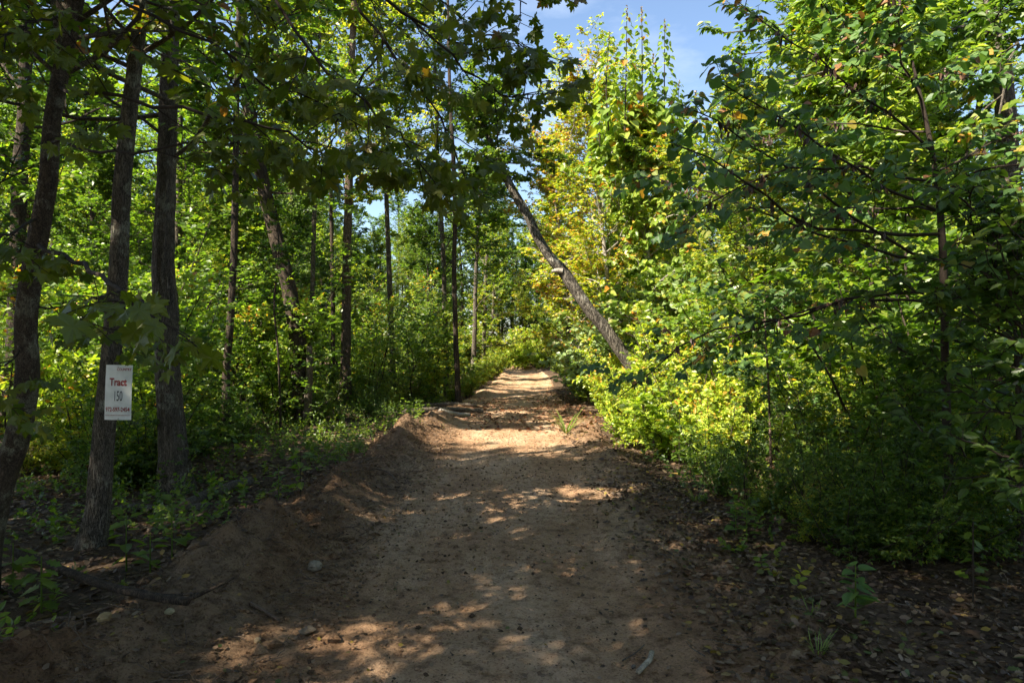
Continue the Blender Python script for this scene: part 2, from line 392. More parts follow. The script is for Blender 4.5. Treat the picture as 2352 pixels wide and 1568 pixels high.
def dirt_mat(name, road):
    m, N, L = new_mat(name)
    tcn = N.new("ShaderNodeTexCoord")
    def noise(scale, det=5, rough=.6, vec=None):
        n = N.new("ShaderNodeTexNoise"); n.inputs["Scale"].default_value = scale; n.inputs["Detail"].default_value = det; n.inputs["Roughness"].default_value = rough
        L.new(vec or tcn.outputs["Object"], n.inputs["Vector"]); return n
    mpn = N.new("ShaderNodeMapping"); mpn.inputs["Scale"].default_value = (1, .35, 1)
    L.new(tcn.outputs["Object"], mpn.inputs[0])
    n1 = noise(1.1, 6, .62, mpn.outputs[0]); n2 = noise(9, 6, .7); n3 = noise(70, 3, .7); n4 = noise(230, 2, .6)
    if road:
        r1 = ramp(N, [(.30, (.30, .172, .098)), (.46, (.42, .260, .152)), (.58, (.53, .36, .230)), (.72, (.49, .355, .24))])
    else:
        r1 = ramp(N, [(.30, (.050, .034, .022)), (.5, (.10, .066, .042)), (.7, (.16, .11, .07))])
    L.new(n1.outputs["Fac"], r1.inputs[0])
    r2 = ramp(N, [(.34, (.34, .30, .27)), (.47, (.86, .85, .84)), (.56, (1, 1, 1)), (.75, (1.18, 1.12, 1.05))])
    L.new(n2.outputs["Fac"], r2.inputs[0])
    r3 = ramp(N, [(.34, (.30, .27, .25)), (.45, (.9, .9, .9)), (.62, (1.0, 1.0, 1.0)), (.74, (1.5, 1.45, 1.4))])
    L.new(n3.outputs["Fac"], r3.inputs[0])
    a = N.new("ShaderNodeMixRGB"); a.blend_type = 'MULTIPLY'; a.inputs[0].default_value = .8
    L.new(r1.outputs[0], a.inputs[1]); L.new(r2.outputs[0], a.inputs[2])
    b = N.new("ShaderNodeMixRGB"); b.blend_type = 'MULTIPLY'; b.inputs[0].default_value = .85
    L.new(a.outputs[0], b.inputs[1]); L.new(r3.outputs[0], b.inputs[2])
    if road:                                        # humus and roots mixed into the pushed-up edges
        sx = N.new("ShaderNodeSeparateXYZ"); L.new(tcn.outputs["Object"], sx.inputs[0])
        ab = N.new("ShaderNodeMath"); ab.operation = 'ABSOLUTE'; L.new(sx.outputs[0], ab.inputs[0])
        nd = noise(2.6, 6, .7)
        ad = N.new("ShaderNodeMath"); ad.operation = 'MULTIPLY_ADD'; L.new(nd.outputs["Fac"], ad.inputs[0]); ad.inputs[1].default_value = 1.9; L.new(ab.outputs[0], ad.inputs[2])
        mr = N.new("ShaderNodeMapRange"); mr.inputs[1].default_value = 1.75; mr.inputs[2].default_value = 2.5; mr.inputs[4].default_value = .9
        L.new(ad.outputs[0], mr.inputs[0])
        my = N.new("ShaderNodeMapRange"); my.inputs[1].default_value = 13; my.inputs[2].default_value = 20; my.inputs[3].default_value = 1; my.inputs[4].default_value = 0
        L.new(sx.outputs[1], my.inputs[0])
        mm = N.new("ShaderNodeMath"); mm.operation = 'MULTIPLY'; L.new(mr.outputs[0], mm.inputs[0]); L.new(my.outputs[0], mm.inputs[1]); mr = mm
        hm = N.new("ShaderNodeMixRGB"); hm.blend_type = 'MULTIPLY'; hm.inputs[2].default_value = (.40, .385, .37, 1)
        L.new(mr.outputs[0], hm.inputs[0]); L.new(b.outputs[0], hm.inputs[1]); b = hm
    pb = N.new("ShaderNodeBsdfPrincipled"); pb.inputs["Roughness"].default_value = .95; pb.inputs["Specular IOR Level"].default_value = .15
    L.new(b.outputs[0], pb.inputs["Base Color"])
    s = N.new("ShaderNodeMath"); s.operation = 'MULTIPLY_ADD'; L.new(n4.outputs["Fac"], s.inputs[0]); s.inputs[1].default_value = .35; L.new(n3.outputs["Fac"], s.inputs[2])
    bp = N.new("ShaderNodeBump"); bp.inputs["Strength"].default_value = 1.0; bp.inputs["Distance"].default_value = .022
    L.new(s.outputs[0], bp.inputs["Height"]); L.new(bp.outputs[0], pb.inputs["Normal"])
    out = N.new("ShaderNodeOutputMaterial"); L.new(pb.outputs[0], out.inputs[0])
    return m

M['road'] = dirt_mat("sandy_dirt", True)
M['floor'] = dirt_mat("forest_soil", False)

def in_road(x, y):
    """1 inside the scraped strip, 0 outside; ragged edge"""
    u = (x - road_x(y)) * (1 + .38 * sstep(14, 27, y))
    e = .22 * fbm(x * 1.3, y * 1.3, octv=4, seed=61)
    return sstep(-2.55, -2.25, u + e) * sstep(1.95, 1.65, u + e) * sstep(75, 68, y)

# forest floor sheet
s = np.linspace(-1, 1, 210)
gx = np.sign(s) * (np.abs(s) * 14 + 206 * np.abs(s) ** 5)
t = np.linspace(0, 1, 240)
gy = -40 + 41.5 * sstep(0, .18, t) * 1.0 + np.where(t > .18, 40 * ((t - .18) / .82) + 200 * ((t - .18) / .82) ** 4, 0)
X, Y, Q = grid(gx, gy)
Z = full_h(X, Y) - .11 * in_road(X, Y)
link("forest_floor", mk_mesh("forest_floor", np.stack([X, Y, Z], -1).reshape(-1, 3), [Q], M['floor'], True))
tag(bpy.data.objects["forest_floor"], kind="structure")
# dirt road strip
us = np.linspace(-3.0, 2.45, 215)
ys = [-6.0]
while ys[-1] < 76:
    ys.append(ys[-1] + (.25 if ys[-1] < 1.8 else max(.018, .0075 * ys[-1])))
ys = np.array(ys)
U, Y, Q = grid(us, ys)
X = U + road_x(Y)
Z = full_h(X, Y) - .11 * (1 - in_road(X, Y)) - .012
link("dirt_road", mk_mesh("dirt_road", np.stack([X, Y, Z], -1).reshape(-1, 3), [Q], M['road'], True))
tag(bpy.data.objects["dirt_road"], kind="structure")

def gz(x, y):
    return float(full_h(np.array([x]), np.array([y]))[0])

# ------------------------------------------------------------------ where the sun must reach (gaps in the canopy)
def blocks_sun(p, flecks=False):
    """p (n,3) world points of foliage on the sunward side: True where it would shade a sunlit place of the photograph"""
    t = (p[:, 2] - .05) / SUN[2]
    gx_, gy_ = p[:, 0] - t * SUN[0], p[:, 1] - t * SUN[1]
    u = gx_ - road_x(gy_)
    j = .45 * vnoise(gx_ * 1.1, gy_ * 1.1, seed=71)
    road1 = (gy_ + j > 11.3) & (gy_ + j < 13.6) & (u > -2.6) & (u < 2.0)
    road2 = (gy_ + j > 26) & (gy_ + j < 35) & (np.abs(u) < 1.7)
    road3 = (gy_ > 40) & (gy_ < 58) & (np.abs(u) < 2.0)
    tw = (p[:, 0] - 2.6) / SUN[0]
    wy, wz = p[:, 1] - tw * SUN[1], p[:, 2] - tw * SUN[2]
    jw = .8 * vnoise(wy * .5, wz * .5, seed=72)
    lo = np.interp(wy, [8.0, 8.8, 9.6, 12, 15, 20, 30], [3.0, .6, -1.0, -1.3, -1.0, .3, 1.0])
    wall = (wy + jw * .5 > 8.6) & (wy < 25) & (wz + jw > lo) & (wz < 13) & (p[:, 0] < 2.0)
    fleck = (gx_ < -2.6) & (p[:, 2] > 3.5) & (vnoise(gx_ * .42, gy_ * .42, seed=73) > .12) & (gy_ > 9.5)
    if flecks:
        wall = wall | fleck | ((gy_ > 3) & (gy_ < 10.8) & (np.abs(u) < 1.8) & (vnoise(gx_ * 1.5, gy_ * 2.2, seed=77) > .74))
    return (road1 & (p[:, 0] < 1)) | (road2 & (p[:, 0] < 1)) | (road3 & (p[:, 0] < 1)) | wall

# ------------------------------------------------------------------ plants: growth
def grow(rng, start, dirs, lens, K, wob, up):
    n = len(start)
    pts = np.empty((n, K + 1, 3)); pts[:, 0] = start
    d = nrm(dirs)
    for k in range(K):
        d = nrm(d + rng.normal(0, wob, (n, 3)) + np.array([0, 0, up]))
        pts[:, k + 1] = pts[:, k] + d * (lens / K)[:, None]
    return pts

def along(pts, i, t):
    """point and tangent at fraction t on polylines pts[i]"""
    K = pts.shape[1] - 1
    f = np.clip(t, 0, .9999) * K
    k = f.astype(int); f = (f - k)[:, None]
    a, b = pts[i, k], pts[i, k + 1]
    return a + (b - a) * f, nrm(b - a)

def spawn(rng, pts, lens, m, t0, t1, ang, angsd, frac, K, wob, up, flat=.25):
    n = len(pts)
    i = np.repeat(np.arange(n), m)
    j = np.tile(np.arange(m), n)
    t = t0 + (t1 - t0) * (j + rng.random(n * m)) / m
    p, tan = along(pts, i, t)
    side = nrm(np.cross(tan, UP) + 1e-4)
    sg = np.where((j % 2) == 0, 1.0, -1.0)[:, None]
    vert = nrm(np.cross(side, tan))
    sd = nrm(side * sg + vert * rng.normal(0, flat, (n * m, 1)) + vert * .1)
    a = np.radians(np.clip(rng.normal(ang, angsd, n * m), 8, 100))[:, None]
    d = tan * np.cos(a) + sd * np.sin(a)
    L = lens[i] * frac * (1.1 - .65 * t) * rng.uniform(.7, 1.25, n * m)
    return grow(rng, p, d, L, K, wob, up), L

TOSUN = np.array([SUN[0], SUN[1], 0.0]) * .75          # blades turn their faces to the light
def leaf_sites(rng, pts, m, t0=.1, droop=.25, tilt=.45, spread=60):
    n = len(pts)
    i = np.repeat(np.arange(n), m)
    j = np.tile(np.arange(m), n)
    t = t0 + (1 - t0) * (j + rng.random(n * m)) / m
    p, tan = along(pts, i, t)
    side = nrm(np.cross(tan, UP) + 1e-4)
    sg = np.where((j % 2) == 0, 1.0, -1.0)[:, None]
    a = np.radians(rng.normal(spread, 18, n * m))[:, None] * (1 - .6 * (t[:, None] > .93))
    ax = tan * np.cos(a) + side * sg * np.sin(a) + rng.normal(0, .15, (n * m, 3))
    ax[:, 2] -= droop + rng.normal(0, .12, n * m)
    nor = UP + TOSUN + rng.normal(0, tilt, (n * m, 3))
    return p, nrm(ax), nrm(nor)

def trunk_mesh(name, path, mat, sides=26, ring=.09, rough=.07, flare=.55, seed=0, furrow=9):
    """path rows (x, y, z, r), local"""
    path = np.asarray(path, float)
    L = np.sum(np.linalg.norm(np.diff(path[:, :3], axis=0), axis=1))
    K = int(np.clip(L / ring, 12, 160))
    c = catmull(path, K)
    p, r = c[:, :3], np.maximum(c[:, 3], .008)
    t = nrm(np.gradient(p, axis=0))
    a = nrm(np.cross(t, np.array([0, 1.0, .02]))); b = np.cross(t, a)
    th = np.arange(sides) / sides * 2 * math.pi
    h = np.concatenate([[0], np.cumsum(np.linalg.norm(np.diff(p, axis=0), axis=1))])
    H, TH = np.meshgrid(h, th, indexing='ij')
    R = np.repeat(r[:, None], sides, 1)
    cx, sx = np.cos(TH), np.sin(TH)
    fl = flare * np.exp(-H / (2.2 * r[0] + .05)) * (1 + .45 * np.cos(TH * 4 + seed) + .3 * np.cos(TH * 3 + 2 * seed))
    ridg = 1 - np.abs(vnoise(cx * furrow * .5 + H * .8, sx * furrow * .5, H * 2.2, seed=seed + 5)) * 2
    lum = fbm(cx * 1.2, sx * 1.2, H * 1.3, octv=3, seed=seed + 11)
    R = R * (1 + fl + rough * ridg + .13 * lum)
    v = p[:, None, :] + R[..., None] * (a[:, None, :] * cx[..., None] + b[:, None, :] * sx[..., None])
    i = np.arange(K - 1)[:, None] * sides; s_ = np.arange(sides)[None]; s2 = (s_ + 1) % sides
    q = np.stack([i + s_, i + sides + s_, i + sides + s2, i + s2], -1).reshape(-1, 4)
    v = v.reshape(-1, 3)
    v = np.vstack([v, p[-1:] + t[-1:] * r[-1] * .3])
    cap = np.stack([(K - 1) * sides + s_[0], np.full(sides, len(v) - 1), (K - 1) * sides + s2[0]], -1)
    return mk_mesh(name, v, [cap, q], mat, True)

def crown_geo(rng, path, n1=26, t0=.35, t1=.98, len_lo=2.6, len_hi=1.2, elev=25, n2=8, n3=6, nl=9, f2=.42, f3=.42,
              leaf=LEAF_FAR, size=.10, droop=.25, tilt=.45, up1=.06, az=None, wob=.15, twigs=True, keep=None, base=None, sides=(6, 4, 3)):
    """limbs Geo and leaf arrays for a crown on a trunk path (local coordinates)"""
    path = np.asarray(path, float)
    c = catmull(path, 60)
    tt = np.sort(t0 + (t1 - t0) * ((np.arange(n1) + rng.random(n1)) / n1))
    idx = np.clip((tt * 59).astype(int), 0, 58)
    st = c[idx, :3]
    rel = (tt - t0) / max(t1 - t0, 1e-6)
    A = np.arange(n1) * 2.39996 + rng.normal(0, .35, n1) + rng.random() * 6
    if az is not None:                                     # (direction, spread): lean the crown to one side
        A = az[0] + rng.normal(0, az[1], n1)
    E = np.radians(elev + 12 + 34 * rel + rng.normal(0, 17, n1))
    d = np.stack([np.cos(A) * np.cos(E), np.sin(A) * np.cos(E), np.sin(E)], -1)
    prof = np.where(rel < .35, .72 + .8 * rel, 1.0)                # fuller in the middle of the crown
    L1 = (len_lo + (len_hi - len_lo) * rel ** 1.6) * prof * rng.uniform(.55, 1.3, n1)
    p1 = grow(rng, st, d, L1, 7, wob, up1 * .6)
    r1 = np.minimum(c[idx, 3] * .35, .006 + .0068 * L1)
    if keep is not None:
        k = keep(p1[:, 4]) & keep(p1[:, 7])
        p1, L1, r1 = p1[k], L1[k], r1[k]
    p2, L2 = spawn(rng, p1, L1, n2, .12, 1.0, 50, 15, f2, 4, .16, .03, flat=.55)
    if keep is not None:
        k = keep(p2[:, 2]); p2, L2 = p2[k], L2[k]
    p3, L3 = spawn(rng, p2, L2, n3, .05, 1.0, 47, 16, f3, 3, .18, -.02, flat=.5)
    if keep is not None:
        k = keep(p3[:, 1]); p3, L3 = p3[k], L3[k]
    L3 = np.maximum(L3, .12)
    g = Geo()
    tap = np.linspace(1, .25, 8)[None]
    g.add(*tubes(p1, r1[:, None] * tap, sides[0]))
    r2 = (.004 + .008 * L2)
    g.add(*tubes(p2, r2[:, None] * np.linspace(1, .4, 5)[None], sides[1]))
    if twigs:
        g.add(*tubes(p3, np.full((len(p3), 1), .0028) * np.linspace(1.2, .5, 4)[None], sides[2]))
    pos, ax, nor = leaf_sites(rng, p3, nl, droop=droop, tilt=tilt)
    sz = size * rng.uniform(.65, 1.25, len(pos))
    if keep is not None:
        k = keep(pos)
        pos, ax, nor, sz = pos[k], ax[k], nor[k], sz[k]
    return g, (pos, ax, nor, sz)

def sun_keep(origin, leak=.03):
    o = np.asarray(origin, float)
    def f(pos):
        b = blocks_sun(pos + o, True)
        return ~b | (_hash(np.arange(len(pos)), np.zeros(len(pos)), np.zeros(len(pos)), 5) < leak)
    return f

def px_path(pts, widths):
    """trunk path from picture points (px, py, d) and trunk widths in picture pixels"""
    return np.array([[*P(a, b, d), w * .40 / FPX * d] for (a, b, d), w in zip(pts, widths)])

def tree(name, path, bark, leafm, label, cat="tree", group=None, seed=1, trunk_kw=None, limb_mat=None, prune=False, **kw):
    kw.setdefault('twigs', path[0][1] < 9.5)
    """path in world coordinates, base first"""
    rng = np.random.default_rng(seed)
    path = np.asarray(path, float)
    b = path[0, :3].copy()
    b[2] = gz(b[0], b[1])
    root = empty(name, b)
    loc = path.copy(); loc[:, :3] -= b
    loc[0, 2] = -.12
    link("trunk", trunk_mesh("trunk", loc, bark, seed=seed, **(trunk_kw or {})), root)
    tpl = kw.pop('leaf', LEAF_FAR)
    if prune:
        kw['keep'] = sun_keep(b)
    g, (pos, ax, nor, sz) = crown_geo(rng, loc, **kw)
    link("limbs", g.mesh("limbs", limb_mat or bark), root)
    v, pl = leaves(tpl, pos, ax, nor, sz)
    link("crown", mk_mesh("crown", v, pl, leafm), root)
    tag(root, label, cat, group)
    return root

def copy_tree(src, loc, rz, sc, label, group, name=None):
    r = src.copy(); COL.objects.link(r)
    r.location = loc; r.rotation_euler = (0, 0, rz); r.scale = (sc, sc, sc)
    r["label"] = label; r["group"] = group
    for ch in src.children:
        c = ch.copy(); COL.objects.link(c); c.parent = r
        for g in ch.children:
            d = g.copy(); COL.objects.link(d); d.parent = c
    return r

# ------------------------------------------------------------------ the trees one can tell apart, left of the road
def ext(pts, widths, d):
    return px_path([(a, b, d) for a, b in pts], widths)

def maple_tree():
    rng = np.random.default_rng(11)
    path = ext([(-72, 1395), (-6, 1130), (38, 1010), (62, 870), (60, 740), (75, 615), (98, 490), (112, 400), (120, 275), (143, 150), (170, 25), (195, -120), (230, -350), (280, -800), (300, -1300)],
               [88, 68, 62, 60, 56, 51, 48, 46, 44, 42, 40, 38, 32, 22, 8], 4.3)
    b = path[0, :3].copy(); b[2] = gz(b[0], b[1])
    root = empty("maple_tree", b)
    loc = path.copy(); loc[:, :3] -= b; loc[0, 2] = -.1
    link("trunk", trunk_mesh("trunk", loc, M['bark_maple'], sides=36, ring=.045, rough=.05, seed=3), root)
    boughs = [
        [(190, -60, 4.3), (330, 30, 4.05), (490, 100, 3.9), (620, 200, 3.9), (700, 218, 4.0), (830, 290, 4.2)],
        [(195, -160, 4.3), (480, -150, 4.0), (780, -60, 4.1), (950, 50, 4.3), (1075, 112, 4.4), (1140, 75, 4.4), (1225, 130, 4.5)],
        [(760, -70, 4.1), (880, 90, 4.0), (980, 220, 4.0), (1040, 330, 4.05), (1070, 420, 4.1)],
        [(930, 30, 4.3), (1080, 170, 4.3), (1190, 225, 4.4), (1262, 185, 4.45)],
        [(115, 330, 4.3), (240, 350, 3.9), (370, 345, 3.6), (480, 330, 3.6), (560, 340, 3.7)],
        [(85, 560, 4.3), (170, 600, 3.6), (240, 640, 2.7), (300, 680, 2.15), (330, 730, 1.95)],
        [(95, 500, 4.3), (10, 540, 3.7), (-70, 600, 3.1)],
        [(62, 690, 4.3), (160, 715, 4.4), (250, 750, 4.6), (330, 775, 4.8)],
        [(135, 200, 4.3), (300, 235, 3.7), (520, 270, 3.5), (700, 330, 3.6), (820, 400, 3.8)],
        [(560, -110, 3.7), (680, 80, 3.5), (820, 220, 3.5), (930, 320, 3.7), (985, 400, 3.8)],
        [(165, 40, 4.3), (60, 60, 3.8), (-40, 160, 3.4)],
        [(175, 0, 4.3), (300, -70, 3.9), (450, -60, 3.6), (620, 20, 3.5)],
        [(55, 800, 4.3), (-10, 860, 4.0), (-60, 960, 3.8)],
        [(560, -110, 3.7), (760, -90, 3.5), (960, -60, 3.5), (1120, -40, 3.7), (1210, 10, 3.9)],
        [(880, 90, 4.0), (820, 200, 4.1), (770, 300, 4.2), (720, 400, 4.3)],
    ]
    nb = [10, 15, 8, 10, 5, 5, 5, 5, 7, 7, 7, 8, 5, 10, 4]
    allp = []
    for bi, (bp, n2) in enumerate(zip(boughs, nb)):
        w = np.array([P(*q) for q in bp]) - b
        pts = catmull(w, 14)
        pts[1:-1] += rng.normal(0, .012, (12, 3))
        L = np.array([np.sum(np.linalg.norm(np.diff(pts, axis=0), axis=1))])
        g = Geo()
        r0 = .004 + .0036 * L[0]
        g.add(*tubes(pts[None], np.linspace(r0, .003, 14)[None], 7))
        near = bi in (5,)
        p2, L2 = spawn(rng, pts[None], np.array([.55 if near else .95]), n2, .18, 1.0, 50, 14, .62, 5, .12, -.04, flat=.5)
        g.add(*tubes(p2, np.full((len(p2), 1), .0042) * np.linspace(1, .45, 6)[None], 5))
        p3, L3 = spawn(rng, p2, np.maximum(L2, .3), 4, .2, 1.0, 48, 14, .55, 3, .14, -.05, flat=.5)
        g.add(*tubes(p3, np.full((len(p3), 1), .0022) * np.linspace(1, .6, 4)[None], 4))
        bo = link("bough", g.mesh("bough", M['twig']), root)
        tw = np.concatenate([p3])
        pos, ax, nor = leaf_sites(rng, tw, 2 if near else 4, t0=.25, droop=.75, tilt=.7, spread=55)
        p0, a0, n0 = leaf_sites(rng, pts[None, 6:], 4, t0=.3, droop=.8, tilt=.5)
        pos, ax, nor = np.vstack([pos, p0]), np.vstack([ax, a0]), np.vstack([nor, n0])
        sz = rng.uniform(.045, .10, len(pos))
        pos = pos + ax * (sz * .5)[:, None]
        for k in range(len(pos)):
            allp.append((bo, pos[k], ax[k], nor[k], sz[k]))
    # hanging leaves held close before the lens at the left
    pw = np.array([q[1] for q in allp]) + b
    px = CX + pw[:, 0] / pw[:, 1] * FPX; py = HY - (pw[:, 2] - CAMZ) / pw[:, 1] * FPX
    clear = (px > 225) & (px < 316) & (py > 846) & (py < 985)
    inside = ~clear & (px > -30) & (px < 2380) & (py > -30) & (py < 1600) & (pw[:, 1] > .6)
    app = np.array([q[4] for q in allp]) / pw[:, 1] * inside
    order = np.argsort(-app)
    big = set(order[:300].tolist())
    shapes = []
    for k in range(9):
        v, pl = LEAF_MAPLE
        v = v.copy(); v[:, 2] += rng.uniform(-.25, .12) * v[:, 0] ** 2 + rng.uniform(-.2, .1) * (v[:, 1] - .3) ** 2 + .03 * rng.normal(0, 1, len(v)); v[:, 0] *= rng.uniform(.7, 1.1); v[:, 0] += rng.uniform(-.15, .15) * v[:, 1] ** 2; v[:, 2] -= rng.uniform(0, .35) * np.abs(v[:, 0]) * v[:, 1]
        shapes.append(mk_mesh("leaf", v, pl, M['maple']))
    rest = []
    for k, (bo, p, a, n, s_) in enumerate(allp):
        if clear[k]: continue
        if k in big:
            y = a / np.linalg.norm(a); x = np.cross(y, n); x /= np.linalg.norm(x); z = np.cross(x, y)
            o = link("leaf", shapes[k % 9], bo)
            m = Matrix(((x[0] * s_, y[0] * s_, z[0] * s_, p[0]), (x[1] * s_, y[1] * s_, z[1] * s_, p[1]), (x[2] * s_, y[2] * s_, z[2] * s_, p[2]), (0, 0, 0, 1)))
            o.matrix_local = m
        else:
            rest.append(k)
    v, pl = leaves(LEAF_MAPLE, np.array([allp[k][1] for k in rest]), np.array([allp[k][2] for k in rest]), np.array([allp[k][3] for k in rest]), np.array([allp[k][4] for k in rest]))
    tag(link("foliage", mk_mesh("foliage", v, pl, M['maple']), root), kind="stuff")
    # the crown above the picture
    g, (pos, ax, nor, sz) = crown_geo(rng, loc, n1=22, t0=.62, t1=.99, len_lo=3.2, len_hi=1.6, elev=8, n2=7, n3=5, nl=6, size=.10, droop=.5, keep=sun_keep(b))
    link("limbs", g.mesh("limbs", M['bark_maple']), root)
    v, pl = leaves(LEAF_OVATE, pos, ax, nor, sz * 1.15)
    tag(link("crown", mk_mesh("crown", v, pl, M['maple']), root))
    tag(root, "nearest maple at the left edge, mottled leaning trunk, dark lobed leaves overhanging the road", "tree")
    return root

maple_tree()

# tree that carries the sign
SIGN_D = 5.35
tree("sign_tree", ext([(203, 1278), (222, 1190), (236, 1023), (248, 900), (262, 740), (272, 625), (280, 450), (295, 275), (310, 150), (325, 0), (345, -250), (370, -600), (385, -1050), (400, -1500)],
                      [66, 62, 56, 54, 50, 48, 45, 42, 40, 37, 32, 24, 16, 8], 5.5),
     M['bark_oak'], M['oak'], "slender tree with furrowed bark that carries the white sign", seed=21, prune=True,
     trunk_kw=dict(sides=36, ring=.05, rough=.08, flare=.35), n1=22, t0=.60, len_lo=2.8, len_hi=1.4, elev=5, n2=8, n3=6, nl=7, leaf=LEAF_OVATE, size=.10)

tree("oak_tree", ext([(405, 1136), (398, 1050), (393, 967), (385, 855), (380, 700), (375, 600), (382, 425), (386, 275), (392, 100), (400, -150), (415, -500), (430, -900)],
                     [84, 70, 66, 62, 58, 55, 50, 46, 42, 36, 24, 10], 7.6),
     M['bark_oak'], M['oak'], "stout grey oak trunk with flared foot behind the sign tree", seed=22, prune=True,
     trunk_kw=dict(sides=44, ring=.055, rough=.11, flare=.35, furrow=14), n1=26, t0=.58, len_lo=3.4, len_hi=1.5, elev=6, n2=9, n3=6, nl=8, leaf=LEAF_OVATE, size=.10)

tree("slim_tree", ext([(519, 1016), (520, 940), (520, 855), (530, 725), (537, 575), (541, 420), (543, 250), (548, 60), (552, -200), (556, -500)],
                      [26, 23, 21, 20, 19, 18, 16, 14, 11, 6], 11.8),
     M['bark_dark'], M['dark'], "thin straight dark trunk between the grey oak and the dark leaning trunk", seed=23, prune=True,
     trunk_kw=dict(sides=20, ring=.08), n1=22, t0=.60, len_lo=2.4, len_hi=1.2, elev=2, n2=8, n3=6, nl=9, size=.11)

ebase = ext([(690, 968), (690, 900), (690, 846), (680, 759), (663, 658), (645, 588), (623, 500), (606, 430), (594, 370), (577, 280), (563, 160), (556, 20), (552, -160), (550, -420)],
            [58, 52, 48, 44, 41, 39, 37, 36, 35, 32, 29, 25, 18, 8], 14.6)
e = tree("leaning_dark_tree", ebase, M['bark_dark'], M['oak'], "dark furrowed trunk leaning left with a broken stub at its side", seed=24, prune=True,
         trunk_kw=dict(sides=40, ring=.09, rough=.10, flare=.22, furrow=12), n1=26, t0=.50, len_lo=3.6, len_hi=1.6, elev=2, n2=9, n3=6, nl=9, size=.11)
st = ext([(705, 966), (708, 900), (711, 840), (712, 795)], [22, 19, 17, 14], 14.4)
st[:, :3] -= np.array(e.location)
stub = link("broken_stem", trunk_mesh("broken_stem", st, M['dead_wood'], sides=18, ring=.06, rough=.22, flare=.1, seed=8), e)
tag(stub, label="broken grey dead stem")

tree("scaly_tree", ext([(793, 925), (794, 850), (795, 780), (797, 588), (801, 444), (803, 330), (806, 200), (812, 40), (820, -150), (828, -350)],
                       [31, 27, 26, 24, 22, 21, 19, 16, 11, 6], 20.5),
     M['bark_red'], M['hickory'], "straight trunk with scaly reddish bark, right of the dark leaning trunk", seed=25, prune=True,
     trunk_kw=dict(sides=26, ring=.12), n1=34, t0=.45, len_lo=3.6, len_hi=1.6, elev=4, n2=9, n3=6, nl=9, size=.12)

tree("dark_pole_tree", ext([(1053, 931), (1050, 850), (1046, 757), (1043, 600), (1045, 525), (1043, 400), (1035, 250), (1030, 80), (1028, -80)],
                           [18, 15, 14, 13, 12, 12, 10, 8, 5], 20),
     M['bark_dark'], M['oak'], "thin dark pole of a tree by the bend of the left bank", seed=26, prune=True,
     trunk_kw=dict(sides=18, ring=.12), n1=30, t0=.42, len_lo=2.9, len_hi=1.4, elev=4, n2=9, n3=6, nl=8, size=.11)

tree("grey_pole_tree", ext([(1026, 905), (1024, 800), (1021, 690), (1019, 600), (1012, 480), (1003, 300), (998, 120), (995, -40)],
                           [16, 15, 14, 13, 12, 10, 8, 4], 24),
     M['bark_oak'], M['dark'], "thin grey trunk just left of the dark pole tree", seed=27, prune=True,
     trunk_kw=dict(sides=18, ring=.14), n1=30, t0=.40, len_lo=3.2, len_hi=1.5, elev=4, n2=9, n3=6, nl=9, size=.12)

tree("shaded_tree", ext([(15, 1065), (26, 900), (36, 700), (45, 410), (55, 280), (60, 60), (66, -200), (72, -500)],
                        [46, 42, 40, 38, 36, 30, 20, 8], 9.6),
     M['bark_dark'], M['oak'], "grey trunk toned dark for shade behind the maple at the far left edge", seed=28, prune=True,  # dark bark stands in for shade, as the pruned canopy lets sun through
     trunk_kw=dict(sides=28, ring=.09), n1=26, t0=.38, len_lo=3.2, len_hi=1.5, elev=4, n2=9, n3=6, nl=8, size=.11)

tree("whip_sapling", ext([(645, 965), (642, 880), (638, 800), (630, 710), (634, 640), (640, 560), (632, 470)], [7, 6.5, 6, 5.5, 5, 4, 2.5], 12.4),
     M['bark_dark'], M['dark'], "wavy slender sapling left of the dark leaning trunk", cat="sapling", seed=29,
     trunk_kw=dict(sides=10, ring=.06, flare=.1), n1=9, t0=.45, len_lo=.8, len_hi=.4, elev=5, n2=5, n3=4, nl=6, size=.08)
tree("back_pole_tree", ext([(764, 920), (765, 800), (764, 640), (760, 480), (757, 300), (755, 100)], [14, 12, 11, 9, 7, 3], 24),
     M['bark_dark'], M['hickory'], "thin shaded pole tree just left of the scaly reddish trunk", seed=30, prune=True,
     trunk_kw=dict(sides=14, ring=.15), n1=26, t0=.35, len_lo=2.6, len_hi=1.3, elev=4, n2=8, n3=6, nl=8, size=.12)

tree("sunlit_crown_tree", ext([(905, 918), (900, 780), (893, 600), (885, 400), (872, 200), (860, 0), (850, -150)], [17, 15, 14, 12, 10, 7, 3], 22),
     M['bark_oak'], M['hickory'], "tree with a sunlit yellow green crown high left of the sky gap", seed=31,
     trunk_kw=dict(sides=16, ring=.15), n1=60, t0=.46, len_lo=3.4, len_hi=2.0, elev=6, n2=10, n3=7, nl=9, size=.115, keep=lambda q: ~blocks_sun(q + np.array([-3.8, 22, 0])) | (q[:, 2] > 6))
tree("sunlit_crown_tree", ext([(700, 955), (716, 700), (722, 480), (728, 260), (735, 60), (742, -140)], [15, 13, 12, 10, 8, 4], 17.5),
     M['bark_oak'], M['hickory'], "tree with a yellow green crown above the dark leaning trunk", seed=32, prune=True,
     trunk_kw=dict(sides=16, ring=.15), n1=46, t0=.50, len_lo=3.0, len_hi=1.8, elev=6, n2=10, n3=7, nl=8, size=.11)

